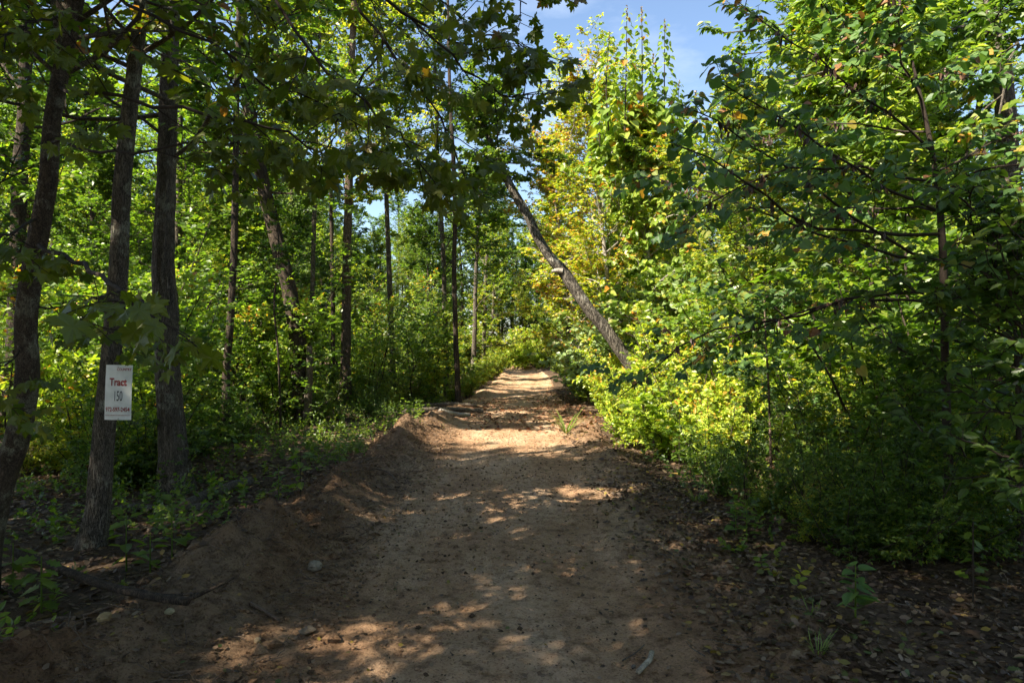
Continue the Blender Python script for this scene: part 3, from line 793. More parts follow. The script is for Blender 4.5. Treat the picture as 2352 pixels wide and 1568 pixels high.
# ------------------------------------------------------------------ the trees one can tell apart, right of the road
lean = tree("leaning_trunk_tree", ext([(1528, 975), (1478, 885), (1424, 803), (1386, 749), (1359, 718), (1325, 670), (1290, 620), (1266, 594), (1235, 546), (1214, 500), (1176, 435), (1154, 390), (1130, 335), (1112, 280), (1096, 230)],
                                      [42, 38, 35, 34, 33, 32, 31, 28, 26, 25, 23, 21, 17, 12, 5], 15),
            M['bark_lean'], M['dark'], "grey patchy trunk leaning left across the road edge", seed=41,
            trunk_kw=dict(sides=36, ring=.07, rough=.07, flare=.2, furrow=7), n1=24, t0=.76, len_lo=1.5, len_hi=.9, elev=0, n2=8, n3=6, nl=9, size=.10)
kn = ext([(1292, 622), (1280, 621), (1268, 623)], [15, 13, 9], 14.9)
kn[:, :3] -= np.array(lean.location)
tag(link("branch_stub", trunk_mesh("branch_stub", kn, M['bark_pale'], sides=14, ring=.03, flare=0, seed=4), lean), label="pale cut branch stub")

tree("turning_tree", ext([(1418, 932), (1405, 800), (1396, 650), (1380, 500), (1366, 390), (1352, 300), (1345, 240)], [13, 12, 11, 10, 8, 6, 3], 20),
     M['bark_pale'], M['yellow'], "tree turning yellow and orange behind the leaning trunk", seed=42,
     trunk_kw=dict(sides=16, ring=.12), n1=60, t0=.22, t1=1.0, len_lo=3.2, len_hi=1.7, elev=12, n2=10, n3=7, nl=10, size=.085, droop=.4, tilt=.6)
tree("orange_tree", ext([(1345, 912), (1330, 800), (1305, 640), (1280, 500), (1265, 400), (1258, 350)], [10, 9, 8, 6, 4, 2], 24),
     M['bark_pale'], M['yellow'], "smaller orange tinted tree beside the road under the leaning trunk", seed=43,
     trunk_kw=dict(sides=12, ring=.15), n1=50, t0=.14, t1=1.0, len_lo=2.4, len_hi=1.4, elev=10, n2=9, n3=6, nl=9, size=.095, droop=.4, tilt=.6)

def spire_tree():
    rng = np.random.default_rng(44)
    path = ext([(1520, 953), (1505, 800), (1492, 650), (1478, 500), (1462, 390), (1455, 330)], [16, 14, 12, 10, 8, 5], 17)
    r = tree("spired_tree", path, M['bark_pale'], M['lime'], "pale green tree with upright leafy spires against the sky", seed=44,
             trunk_kw=dict(sides=16, ring=.12), n1=50, t0=.18, len_lo=2.6, len_hi=.9, elev=26, n2=8, n3=4, nl=6, leaf=LEAF_HEART, size=.13, droop=.75, tilt=.7, f3=.5)
    o = np.array(r.location)
    tips = [(1440, 22, 330), (1474, 25, 300), (1527, 52, 290), (1400, 78, 300), (1500, 130, 330), (1560, 190, 360), (1412, 190, 380), (1545, 270, 420), (1598, 215, 390), (1460, 150, 330), (1375, 210, 400), (1620, 330, 480)]
    for k, (tx, ty, by) in enumerate(tips):
        d = 17 + rng.uniform(-.8, .8)
        top, bot = P(tx, ty, d) - o, P(tx + rng.uniform(-12, 12), by, d) - o
        pts = catmull([bot, (bot + top) / 2 + rng.normal(0, .05, 3), top], 10)
        g = Geo()
        g.add(*tubes(pts[None], np.linspace(.022, .006, 10)[None], 5))
        sh = link("shoot", g.mesh("shoot", M['twig']), r)
        n = 84
        t = np.linspace(.02, .99, n)
        p, tan = along(pts[None], np.zeros(n, int), t)
        A = np.arange(n) * 2.4 + rng.normal(0, .3, n)
        out = np.stack([np.cos(A), np.sin(A), np.full(n, -.75)], -1)
        wdt = .26 * (1.05 - t) + .05
        pos = p + out * np.array([1, 1, 0]) * wdt[:, None]
        v, pl = leaves(LEAF_HEART, pos, nrm(out + rng.normal(0, .2, (n, 3))), nrm(out * np.array([1, 1, 0]) + UP * .5 + rng.normal(0, .3, (n, 3))), .20 * (1.2 - .75 * t) * rng.uniform(.8, 1.2, n))
        link("shoot_leaves", mk_mesh("shoot_leaves", v, pl, M['lime']), sh)
        n = 46
        t = rng.uniform(.93, 1.03, n)
        pp = bot + (top - bot) * t[:, None]
        A = rng.random(n) * 6.28
        ou = np.stack([np.cos(A), np.sin(A), np.full(n, .9)], -1)
        v, pl = leaves(LEAF_FAR, pp, nrm(ou), nrm(rng.normal(0, 1, (n, 3))), rng.uniform(.03, .07, n) * (1.35 - t) * 2.2)
        tag(link("bud_panicle", mk_mesh("bud_panicle", v, pl, M['panicle']), sh), kind="stuff")
spire_tree()

tree("fine_leaved_tree", ext([(1745, 1000), (1738, 850), (1730, 700), (1722, 520), (1716, 380), (1712, 250)], [16, 14, 12, 10, 7, 3], 12.8),
     M['bark_dark'], M['hickory'], "rounded fine leaved tree just right of the blue sky gap", seed=45,
     trunk_kw=dict(sides=16, ring=.1), n1=50, t0=.30, t1=1.0, len_lo=2.2, len_hi=1.0, elev=14, n2=10, n3=7, nl=8, size=.075, droop=.3, tilt=.5, leaf=LEAF_FAR)

tree("narrow_leaved_tree", ext([(2030, 1085), (2020, 900), (2005, 700), (1985, 450), (1970, 250), (1962, 120)], [16, 14, 12, 10, 7, 3], 9.2),
     M['bark_dark'], M['lime'], "sunlit tree with long narrow leaves high at the right", seed=46,
     trunk_kw=dict(sides=16, ring=.08), n1=48, t0=.50, t1=1.0, len_lo=1.7, len_hi=1.0, elev=10, n2=9, n3=5, nl=8, size=.13, droop=.35, tilt=.45, leaf=LEAF_LONG)

tree("tall_oak", ext([(2352, 1062), (2345, 850), (2330, 600), (2313, 300), (2307, 225), (2301, 150), (2285, 62), (2268, 0), (2240, -120), (2210, -350), (2190, -650)],
                     [62, 56, 53, 50, 49, 47, 45, 43, 38, 26, 10], 10.2),
     M['bark_oak'], M['oak'], "tall sunlit oak trunk at the upper right edge", seed=147,
     trunk_kw=dict(sides=36, ring=.06, rough=.06), n1=26, t0=.50, t1=.97, len_lo=4.4, len_hi=2.6, elev=-24, n2=10, n3=6, nl=7, f2=.30, f3=.40, leaf=LEAF_OVATE, size=.12, droop=.5, up1=.0, az=(math.radians(176), .55))

def redbud():
    rng = np.random.default_rng(48)
    path = ext([(2188, 1262), (2178, 1060), (2171, 860), (2169, 706), (2163, 530), (2150, 400), (2125, 270), (2095, 140)], [26, 23, 21, 20, 18, 15, 11, 6], 5.5)
    b = path[0, :3].copy(); b[2] = gz(b[0], b[1])
    root = empty("redbud_tree", b)
    loc = path.copy(); loc[:, :3] -= b; loc[0, 2] = -.08
    link("trunk", trunk_mesh("trunk", loc, M['twig'], sides=20, ring=.05, seed=5), root)
    g = Geo()
    st_, di, le = [], [], []
    c = catmull(loc, 40)
    spec = [(.45, 178, 6, 2.3), (.48, 168, 6, 2.9), (.52, 190, 4, 2.6), (.52, 160, 6, 2.6), (.57, 186, 4, 2.9), (.62, 120, 14, 1.8), (.64, 205, 12, 2.4), (.70, 172, 16, 2.4), (.74, 20, 25, 1.3),
            (.78, 194, 22, 2.0), (.84, 150, 22, 1.4), (.90, 225, 22, 1.2), (.95, 175, 26, 1.1), (.97, 30, 30, .9), (.45, 255, 2, 1.8), (.56, 330, 15, 1.3), (.68, 285, 18, 1.5)]
    for t_, a_, e_, l_ in spec:
        a_, e_ = math.radians(a_), math.radians(e_)
        st_.append(c[int(t_ * 39), :3]); di.append([math.cos(a_) * math.cos(e_), math.sin(a_) * math.cos(e_), math.sin(e_)]); le.append(l_)
    le = np.array(le)
    p1 = grow(rng, np.array(st_), np.array(di), le, 8, .15, .005)
    p2, L2 = spawn(rng, p1, le, 10, .12, 1.0, 48, 14, .34, 5, .13, .0, flat=.7)
    p3, L3 = spawn(rng, p2, np.maximum(L2, .35), 4, .2, 1.0, 42, 12, .5, 3, .12, -.03, flat=.4)
    g.add(*tubes(p1, (.004 + .0038 * le)[:, None] * np.linspace(1, .3, 9)[None], 7))
    g.add(*tubes(p2, np.full((len(p2), 1), .0036) * np.linspace(1, .5, 6)[None], 5))
    g.add(*tubes(p3, np.full((len(p3), 1), .0020) * np.linspace(1, .6, 4)[None], 4))
    limbs = link("limbs", g.mesh("limbs", M['twig']), root)
    pos, ax, nor = leaf_sites(rng, p3, 4, t0=.2, droop=.55, tilt=.35, spread=62)
    pos2, ax2, nor2 = leaf_sites(rng, p2, 3, t0=.3, droop=.55, tilt=.35, spread=62)
    pos, ax, nor = np.vstack([pos, pos2]), np.vstack([ax, ax2]), np.vstack([nor, nor2])
    sz = rng.uniform(.052, .090, len(pos))
    pos = pos + ax * (sz * .45)[:, None]
    w = pos + b
    px = CX + w[:, 0] / w[:, 1] * FPX; py = HY - (w[:, 2] - CAMZ) / w[:, 1] * FPX
    ins = (px > 0) & (px < 2352) & (py > 0) & (py < 1568)
    # the ones in front show largest
    order = np.argsort(-(sz / w[:, 1]) * ins * rng.uniform(.75, 1, len(sz)))
    v, pl = LEAF_HEART
    shapes = []
    for k in range(4):
        vv = v.copy(); vv[:, 2] += rng.uniform(-.2, .15) * vv[:, 0] ** 2 + .025 * rng.normal(0, 1, len(vv)); vv[:, 0] *= rng.uniform(.88, 1.08)
        shapes.append(mk_mesh("leaf", vv, pl, M['redbud']))
    for k in order[:300]:
        y = ax[k]; x = np.cross(y, nor[k]); x /= np.linalg.norm(x); z = np.cross(x, y); s_ = sz[k]; p = pos[k]
        o = link("leaf", shapes[k % 4], limbs)
        o.matrix_local = Matrix(((x[0] * s_, y[0] * s_, z[0] * s_, p[0]), (x[1] * s_, y[1] * s_, z[1] * s_, p[1]), (x[2] * s_, y[2] * s_, z[2] * s_, p[2]), (0, 0, 0, 1)))
    k = order[300:]
    v, pl = leaves(LEAF_HEART, pos[k], ax[k], nor[k], sz[k])
    tag(link("foliage", mk_mesh("foliage", v, pl, M['redbud']), root), kind="stuff")
    # bunches of hanging pods
    n = 95
    i = rng.integers(0, len(p1), n); t_ = rng.uniform(.25, .95, n)
    pp, _ = along(p1, i, t_)
    pp = np.repeat(pp, 6, 0) + rng.normal(0, .02, (n * 6, 3))
    axp = nrm(np.array([0, 0, -1.0]) + rng.normal(0, .22, (n * 6, 3)))
    v, pl = leaves(LEAF_LONG, pp, axp, nrm(rng.normal(0, 1, (n * 6, 3))), rng.uniform(.045, .075, n * 6))
    tag(link("seed_pods", mk_mesh("seed_pods", v, pl, M['pod']), root), kind="stuff")
    tag(root, "shaded redbud at the right with heart shaped leaves and hanging brown pods", "tree")
redbud()

tree("beech_sapling", ext([(2430, 1395), (2415, 1200), (2395, 1000), (2385, 850), (2390, 700), (2400, 560)], [20, 18, 16, 13, 10, 5], 4.3),
     M['twig'], M['dark'], "sapling with oval leaves reaching in from the right edge", cat="sapling", seed=49,
     trunk_kw=dict(sides=14, ring=.05), n1=20, t0=.25, len_lo=1.35, len_hi=.9, elev=2, n2=6, n3=4, nl=5, leaf=LEAF_OVATE, size=.085, droop=.4, az=(math.radians(175), .7))
tree("pale_trunk_tree", ext([(2118, 1002), (2083, 902), (2062, 795), (2057, 680), (2050, 560), (2040, 420), (2030, 200), (2020, -50)], [22, 20, 19, 18, 17, 15, 11, 5], 13),
     M['bark_pale'], M['hickory'], "pale sunlit trunk seen behind the redbud", seed=50,
     trunk_kw=dict(sides=18, ring=.1), n1=24, t0=.45, len_lo=2.4, len_hi=1.2, elev=8, n2=8, n3=6, nl=8, size=.10)
tree("second_pale_tree", ext([(2140, 985), (2136, 842), (2125, 650), (2115, 450), (2110, 200), (2108, 0)], [20, 18, 16, 13, 9, 4], 14.2),
     M['bark_pale'], M['oak'], "grey brown trunk just right of the pale sunlit trunk", seed=51,
     trunk_kw=dict(sides=18, ring=.1), n1=24, t0=.40, len_lo=2.4, len_hi=1.2, elev=8, n2=8, n3=6, nl=8, size=.10)
tree("edge_stem_tree", ext([(2345, 1290), (2341, 1100), (2338, 900), (2330, 700), (2325, 500)], [16, 15, 13, 10, 5], 5.2),
     M['twig'], M['dark'], "dark upright stem at the right edge below the oak", cat="sapling", seed=52,
     trunk_kw=dict(sides=14, ring=.06), n1=18, t0=.2, len_lo=1.0, len_hi=.6, elev=5, n2=6, n3=4, nl=6, leaf=LEAF_OVATE, size=.075, droop=.4)
tree("reddish_sapling", ext([(1772, 1110), (1769, 1000), (1766, 900), (1760, 800), (1755, 690)], [8, 7, 6, 5, 3], 8.2),
     M['bark_red'], M['redbud'], "thin reddish sapling stem under the redbud branches", cat="sapling", seed=53,
     trunk_kw=dict(sides=10, ring=.06, flare=.1), n1=12, t0=.35, len_lo=.8, len_hi=.5, elev=8, n2=5, n3=4, nl=6, leaf=LEAF_OVATE, size=.08, droop=.4)

# ------------------------------------------------------------------ woods behind: a few kinds, each tree a thing of its own
def proto(name, h, r, bark, leafm, seed, bend=.35, **kw):
    rng = np.random.default_rng(seed)
    n = 7
    z = np.linspace(0, h, n)
    off = np.cumsum(rng.normal(0, bend / n, (n, 2)), 0); off[0] = 0
    path = np.stack([off[:, 0], off[:, 1], z, r * (1 - .93 * (z / h) ** 1.3)], -1)
    root = empty(name)
    link("trunk", trunk_mesh("trunk", np.vstack([[path[0] - np.array([0, 0, .15, 0])], path[1:]]), bark, sides=18, ring=.16, seed=seed), root)
    tpl = kw.pop('leaf', LEAF_FAR)
    g, (pos, ax, nor, sz) = crown_geo(rng, path, twigs=False, **kw)
    link("limbs", g.mesh("limbs", bark), root)
    v, pl = leaves(tpl, pos, ax, nor, sz)
    link("crown", mk_mesh("crown", v, pl, leafm), root)
    return root, pos[rng.integers(0, len(pos), 300)], h

PROTO = {
    'oak': proto("oak_tree", 13.5, .17, M['bark_oak'], M['oak'], 101, n1=44, t0=.22, len_lo=3.6, len_hi=1.4, elev=8, n2=11, n3=7, nl=8, size=.105),
    'hickory': proto("hickory_tree", 11.5, .12, M['bark_dark'], M['hickory'], 102, n1=42, t0=.16, len_lo=2.9, len_hi=1.2, elev=12, n2=11, n3=7, nl=8, size=.10),
    'gum': proto("gum_tree", 9.0, .09, M['bark_dark'], M['dark'], 103, n1=40, t0=.10, len_lo=2.7, len_hi=1.0, elev=4, n2=10, n3=7, nl=8, size=.098),
    'turning': proto("turning_tree", 9.5, .09, M['bark_pale'], M['yellow'], 104, n1=40, t0=.15, len_lo=2.4, len_hi=1.0, elev=16, n2=9, n3=6, nl=9, size=.11, droop=.4),
    'pole': proto("pole_tree", 16.0, .15, M['bark_oak'], M['oak'], 105, n1=34, t0=.42, len_lo=3.4, len_hi=1.5, elev=12, n2=11, n3=7, nl=8, size=.105),
    'lime': proto("pale_green_tree", 8.5, .08, M['bark_pale'], M['lime'], 106, n1=40, t0=.10, len_lo=2.4, len_hi=.9, elev=15, n2=9, n3=6, nl=9, size=.12, droop=.4),
}
used = set()
placed = []
def put(kind, x, y, sc, label, group, rz=None, check=True, clear=1.4):
    root, samp, h = PROTO[kind]
    px_ = CX + x / max(y, .5) * FPX
    if y > 3 and 1180 < px_ < 1760 + 2.0 / y * FPX * .5 and (h * sc - 1.6) / y > .33:
        sc = (.33 * y + 1.6) / h
        if sc < .5: return None
    rz = RNG.uniform(-.8, .8) if rz is None else rz
    if check:
        c_, s_ = math.cos(rz), math.sin(rz)
        w = samp * sc
        w = np.stack([w[:, 0] * c_ - w[:, 1] * s_ + x, w[:, 0] * s_ + w[:, 1] * c_ + y, w[:, 2]], -1)
        if blocks_sun(w).mean() > (.05 if x < 0 else 1.1):
            return None
        if any((x - a) ** 2 + (y - b) ** 2 < clear ** 2 for a, b in placed):
            return None
    loc = (x, y, gz(x, y) - .03)
    if kind not in used:
        used.add(kind)
        r = root
        r.location = loc; r.rotation_euler = (0, 0, rz); r.scale = (sc, sc, sc)
        tag(r, label, "tree", group)
    else:
        r = copy_tree(root, loc, rz, sc, label, group)
        r["category"] = "tree"
    placed.append((x, y))
    return r

LBL = {'oak': "green oak standing deeper in the woods", 'hickory': "yellow green hickory standing deeper in the woods", 'gum': "dark low branched tree of the shaded understorey",
       'turning': "yellowing tree standing back among the green ones", 'pole': "tall bare stemmed tree standing deeper in the woods", 'lime': "pale green young tree standing back from the road"}
GRP = {k: "background " + v[0].name.split('.')[0].replace('_', ' ') + "s" for k, v in PROTO.items()}

def hides(x, y, r):
    px = CX + x / max(y, .5) * FPX
    return any(y < d - .3 and abs(px - hx) < r / y * FPX + w for hx, d, w in HERO)
HERO = [(660, 14.6, 40), (625, 14.6, 35), (690, 14.6, 35), (522, 11.8, 14), (797, 20.5, 14), (1047, 20, 10), (390, 7.6, 35)]

def scatter(n, x0, x1, y0, y1, kinds, smin, smax, clear=1.5, tries=40):
    c = 0
    for _ in range(n * tries):
        if c >= n: break
        x, y = RNG.uniform(x0, x1), RNG.uniform(y0, y1)
        u = x - road_x(np.array([y]))[0]
        if abs(u) < 3.2: continue
        # stay inside what the picture can see (a little beyond)
        if abs(x) > .80 * y + 3: continue
        if hides(x, y - .8, 1.9): continue
        k = kinds[RNG.integers(0, len(kinds))]
        if put(k, x, y, RNG.uniform(smin, smax), LBL[k], GRP[k], clear=clear): c += 1
    return c

n_l = scatter(11, -13, -4.2, 15, 28, ['gum', 'hickory', 'oak', 'gum'], .62, .95)
n_l2 = scatter(42, -34, -4.5, 20, 52, ['oak', 'hickory', 'pole', 'gum', 'oak', 'lime'], .8, 1.15, 2.0)
n_r = scatter(12, 5.5, 14, 12, 24, ['hickory', 'gum', 'lime', 'oak'], .7, .95)
n_r2 = scatter(26, 4.5, 32, 22, 52, ['oak', 'hickory', 'turning', 'lime', 'pole'], .75, 1.05, 2.0)
n_e = 0
for x, y, k, s_ in [(-2.6, 60, 'lime', .8), (1.0, 63, 'hickory', .7), (3.6, 57, 'turning', .7), (-6, 62, 'oak', .75), (6.5, 60, 'oak', .8), (4.6, 48, 'lime', .8), (3.9, 40, 'turning', .65), (3.6, 33, 'lime', .7), (4.2, 28, 'hickory', .75), (10, 66, 'oak', .9), (-11, 68, 'oak', .9), (2.5, 72, 'oak', .8), (-1.5, 74, 'hickory', .85)]:
    put(k, x, y, s_, LBL[k], GRP[k], check=False)
for k, (px_, y, h_, lm, lab) in enumerate([(1085, 31, 10.5, 'oak', "green tree reaching over the road from the left beyond the pole trees"), (1108, 37, 11, 'hickory', "yellow green tree over the road's left edge near the far bend"), (1128, 44, 12, 'oak', "leafy tree at the left of the far bend"),
                                              (1300, 30, 9.5, 'hickory', "leafy tree at the right edge beyond the orange tinted one"), (1290, 38, 10, 'lime', "pale tree at the right of the far bend")]):
    X_ = (px_ - CX) / FPX * y
    tree("roadside_tree", [(X_, y, 0, .11), (X_ + .1, y, 2.5, .10), (X_ + .15, y + .1, 5, .08), (X_ + .3 * (1 if X_ < 0 else -1), y, h_ * .75, .05), (X_ + .4 * (1 if X_ < 0 else -1), y, h_, .015)],
         M['bark_oak'], M[lm], lab, seed=150 + k, prune=True, trunk_kw=dict(sides=14, ring=.2), n1=44, t0=.14, len_lo=3.0, len_hi=1.4, elev=2, n2=9, n3=6, nl=9, size=.14, twigs=False)
for x, y, k, s_ in [(-8, 58, 'oak', 1.0), (0, 66, 'oak', 1.0), (5, 64, 'hickory', 1.0), (-9, 60, 'hickory', 1.1), (9, 56, 'oak', 1.0), (-3, 70, 'pole', .9), (3, 78, 'oak', 1.1), (7, 74, 'oak', 1.1), (-7, 76, 'oak', 1.1), (12, 70, 'oak', 1.1), (-14, 72, 'oak', 1.1), (-20, 70, 'oak', 1.2), (18, 68, 'oak', 1.2), (25, 66, 'hickory', 1.2), (-27, 66, 'hickory', 1.2)]:
    put(k, x, y, s_, LBL[k], GRP[k], check=False)
for k in range(44):
    a_ = -1 + 2 * (k + .5) / 44
    y = 58 + RNG.uniform(0, 22)
    x = a_ * .82 * y
    if abs(x - road_x(np.array([y]))[0]) < 2.5: continue
    kk = ['gum', 'oak', 'hickory', 'gum'][k % 4]
    put(kk, x, y, RNG.uniform(1.15, 1.5), "tree in the far wood that closes the view", "far woods trees", check=False)
# tall trees beside and behind the camera on the sunward side: they throw the shade over the near road
SH = "tall tree standing left of and behind the camera"
for x, y, k, s_ in [(-7.2, 3.6, 'hickory', .78), (-10.5, 1.2, 'pole', 1.0), (-12.5, -3.5, 'oak', 1.15), (-5.8, -3.2, 'hickory', 1.0), (-4.4, -.6, 'oak', .92), (-9.5, -6.0, 'oak', 1.1), (-14.5, 0.5, 'pole', 1.1), (-6.0, 6.0, 'gum', .7), (-6.8, -5.2, 'oak', 1.1), (-3.6, -4.6, 'oak', .95), (-1.8, -6.5, 'hickory', 1.05), (-3.5, .5, 'pole', .70), (-6.2, 1.0, 'oak', .80)]:
    _r = put(k, x, y, s_, SH, "trees behind the camera", check=False)

for x, y, k, s_ in [(5.5, -1.5, 'oak', .9), (8.5, 1.5, 'oak', 1.0), (4.6, -5, 'hickory', .9), (7.5, -6, 'oak', 1.0), (11, -2.5, 'oak', 1.05), (0.5, -9, 'gum', 1.0), (-3, -8, 'hickory', 1.0)]:
    put(k, x, y, s_, "tall tree standing right of and behind the camera", "trees behind the camera at the right", check=False)
print("placed trees", n_l, n_l2, n_r, n_r2)

# ------------------------------------------------------------------ shrubs, saplings and seedlings
def bush_proto(name, seed, h, stems, leafm, size, tpl=LEAF_FAR, spread=.5, n2=7, n3=5, nl=7, bark=None):
    rng = np.random.default_rng(seed)
    root = empty(name)
    A = rng.random(stems) * 6.28
    rr = rng.uniform(.02, .28, stems) * spread * h
    st_ = np.stack([np.cos(A) * rr, np.sin(A) * rr, np.full(stems, -.04)], -1)
    d = np.stack([np.cos(A) * spread * rng.uniform(.2, 1, stems), np.sin(A) * spread * rng.uniform(.2, 1, stems), np.ones(stems)], -1)
    L1 = h * rng.uniform(.40, 1.35, stems)
    p1 = grow(rng, st_, d, L1, 6, .17, .0)
    p2, L2 = spawn(rng, p1, L1, n2, .12, 1.0, 46, 14, .40, 4, .13, .02, flat=.9)
    p3, L3 = spawn(rng, p2, np.maximum(L2, .2), n3, .1, 1.0, 45, 14, .5, 3, .14, .0, flat=.6)
    g = Geo()
    g.add(*tubes(p1, (.003 + .005 * L1)[:, None] * np.linspace(1, .35, 7)[None], 5))
    g.add(*tubes(p2, np.full((len(p2), 1), .003) * np.linspace(1, .5, 5)[None], 3))
    link("stems", g.mesh("stems", bark or M['twig']), root)
    pos, ax, nor = leaf_sites(rng, p3, nl, droop=.2, tilt=.55)
    v, pl = leaves(tpl, pos, ax, nor, size * rng.uniform(.6, 1.3, len(pos)))
    link("foliage", mk_mesh("foliage", v, pl, leafm), root)
    return root

BP = {
    'bright': bush_proto("leafy_shrub", 201, 1.35, 16, M['shrub'], .075, LEAF_OVATE, .45),
    'broad': bush_proto("broad_leaved_shrub", 207, 1.5, 11, M['shrub'], .105, LEAF_HEART, .5, n2=6, n3=4, nl=5),
    'fine': bush_proto("fine_leaved_shrub", 208, 1.6, 15, M['hickory'], .05, LEAF_OVATE, .4, nl=8),
    'yellow': bush_proto("yellowing_shrub", 202, 1.2, 14, M['hickory'], .065, LEAF_FAR, .5),
    'dark': bush_proto("shaded_shrub", 203, 1.3, 13, M['dark'], .058, LEAF_OVATE, .6, nl=8),
    'vine': bush_proto("vine_tangle", 204, 2.6, 20, M['vine'], .10, LEAF_HEART, .35, n2=7, n3=4, nl=5),
    'sapling': bush_proto("understorey_sapling", 205, 3.2, 4, M['oak'], .105, LEAF_FAR, .35, n2=12, n3=6, nl=8),
    'sapling_pale': bush_proto("pale_understorey_sapling", 206, 2.6, 3, M['lime'], .10, LEAF_FAR, .4, n2=12, n3=6, nl=8),
}
bused = set()
def bput(kind, x, y, sc, label, group, zs=1.0):
    root = BP[kind]
    loc = (x, y, gz(x, y) - .02)
    rz = RNG.uniform(-.9, .9)
    if kind not in bused:
        bused.add(kind); r = root
        r.location = loc; r.rotation_euler = (0, 0, rz)
        tag(r, label, "sapling" if 'sapling' in kind else "shrub", group)
    else:
        r = copy_tree(root, loc, rz, sc, label, group)
        r["category"] = "sapling" if 'sapling' in kind else "shrub"
    if kind in ('dark', 'fine', 'bright', 'broad'):
        zs = RNG.uniform(.75, 1.55); r.rotation_euler = (RNG.normal(0, .12), RNG.normal(0, .12), r.rotation_euler[2])
    r.scale = (sc, sc * RNG.uniform(.8, 1.2), sc * zs)
    return r

# sunlit thicket along the right bank
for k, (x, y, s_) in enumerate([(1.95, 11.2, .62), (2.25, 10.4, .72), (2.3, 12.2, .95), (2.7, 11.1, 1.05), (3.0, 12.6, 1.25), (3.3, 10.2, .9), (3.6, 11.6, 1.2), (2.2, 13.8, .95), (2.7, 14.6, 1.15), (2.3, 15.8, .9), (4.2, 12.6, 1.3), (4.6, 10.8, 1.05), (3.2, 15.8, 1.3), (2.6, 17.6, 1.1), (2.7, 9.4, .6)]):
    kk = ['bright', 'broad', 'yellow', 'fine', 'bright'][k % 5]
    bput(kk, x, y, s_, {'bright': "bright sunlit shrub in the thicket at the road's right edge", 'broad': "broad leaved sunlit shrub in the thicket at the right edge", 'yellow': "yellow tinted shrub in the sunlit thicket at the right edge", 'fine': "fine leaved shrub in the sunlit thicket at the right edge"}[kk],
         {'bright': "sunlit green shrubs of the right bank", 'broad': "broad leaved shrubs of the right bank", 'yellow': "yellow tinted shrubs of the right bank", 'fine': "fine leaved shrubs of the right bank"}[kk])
for x, y, s_ in [(5.0, 14.6, 1.25), (5.6, 15.2, 1.5), (4.3, 17.0, 1.4), (3.2, 19.0, 1.1), (2.6, 21.5, .9)]:
    bput('vine', x, y, s_, "pale vine covered tangle rising behind the sunlit shrubs", "vine tangles on the right")
for x, y, s_ in [(2.3, 20, .9), (2.3, 22.5, 1.0), (2.5, 25, 1.2), (2.7, 27.5, 1.1), (2.8, 31, 1.2), (3.0, 35.5, 1.3), (3.1, 40, 1.4), (3.1, 45, 1.6), (2.6, 51, 1.6), (3.8, 24, 1.6), (4.0, 29, 1.7)]:
    bput('yellow', x, y, s_, "yellowing shrub farther along the road's right edge", "farther shrubs right of the road")
for x, y, s_ in [(-3.2, 33, 1.6), (-4.2, 36, 2.0), (-3.4, 40, 2.0), (-5.5, 42, 2.4), (-3.0, 46, 2.2), (-7, 40, 2.2), (-1.7, 20.5, .7), (-1.45, 23, .8), (-1.5, 25.5, 1.0), (-1.3, 28, 1.0), (-1.15, 32, 1.2), (-.95, 36, 1.3), (-.8, 41, 1.5), (-1.6, 47, 1.8), (-2.6, 22, 1.2), (-2.8, 26, 1.5), (-2.8, 30, 1.7), (.3, 54, 1.5), (1.7, 53.5, 1.4), (2.5, 51, 1.6), (-.7, 54, 1.3), (.9, 55.5, 1.9), (2.0, 56, 2.1), (-4, 54, 2.2), (0.5, 60, 2.2), (2.8, 58, 2.0), (-.8, 57, 1.6), (1.9, 64, 2.0), (-2.8, 61, 2.0)]:
    bput('bright' if y > 50 else 'yellow', x, y, s_, "shrub closing in at the far bend of the road" if y > 50 else "shrub farther along the road's left edge", "shrubs at the far bend" if y > 50 else "farther shrubs left of the road")
# understorey on both sides
LS, RS = "young sapling filling the shaded understorey left of the road", "young sapling filling the shaded understorey right of the road"
for k in range(46):
    for _ in range(60):
        x, y = RNG.uniform(-17, -3.0), RNG.uniform(9, 30)
        if x > -.78 * y - 1 and not (x > -4.5 and y < 14) and not hides(x, y, .55): break
    bput('sapling' if RNG.random() < .62 else 'sapling_pale', x, y, RNG.uniform(.6, 1.15), LS, "saplings in the left understorey")
for k in range(30):
    for _ in range(60):
        x, y = RNG.uniform(3.6, 14), RNG.uniform(8.6, 24)
        if x < .78 * y + 1: break
    bput('sapling' if RNG.random() < .6 else 'sapling_pale', x, y, RNG.uniform(.6, 1.1), RS, "saplings in the right understorey")
for k in range(34):
    for _ in range(60):
        x, y = RNG.uniform(-13, -2.9), RNG.uniform(7.5, 24)
        if x > -.78 * y - 1 and not hides(x, y, .3): break
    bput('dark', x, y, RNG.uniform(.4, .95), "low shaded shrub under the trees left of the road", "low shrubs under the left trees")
for k in range(30):
    for _ in range(60):
        x, y = RNG.uniform(2.6, 9), RNG.uniform(5.6, 13)
        if x < .78 * y + 1 and x > 2.2 + .14 * y * 0: break
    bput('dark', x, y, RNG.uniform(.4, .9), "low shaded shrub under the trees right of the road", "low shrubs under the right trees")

for k in range(30):
    for _ in range(60):
        x, y = RNG.uniform(-11, -3.0), RNG.uniform(9.5, 20)
        if x > -.78 * y - 1 and not hides(x, y, .25): break
    bput('fine' if k % 3 else 'broad', x, y, RNG.uniform(.35, .7), "knee high leafy shrub on the forest floor left of the road", "knee high shrubs of the left woods")
for k in range(14):
    for _ in range(60):
        x, y = RNG.uniform(3.2, 8), RNG.uniform(7.5, 13)
        if x < .78 * y + 1: break
    bput('fine', x, y, RNG.uniform(.4, .8), "knee high leafy shrub under the redbud and its neighbours", "knee high shrubs of the right woods")

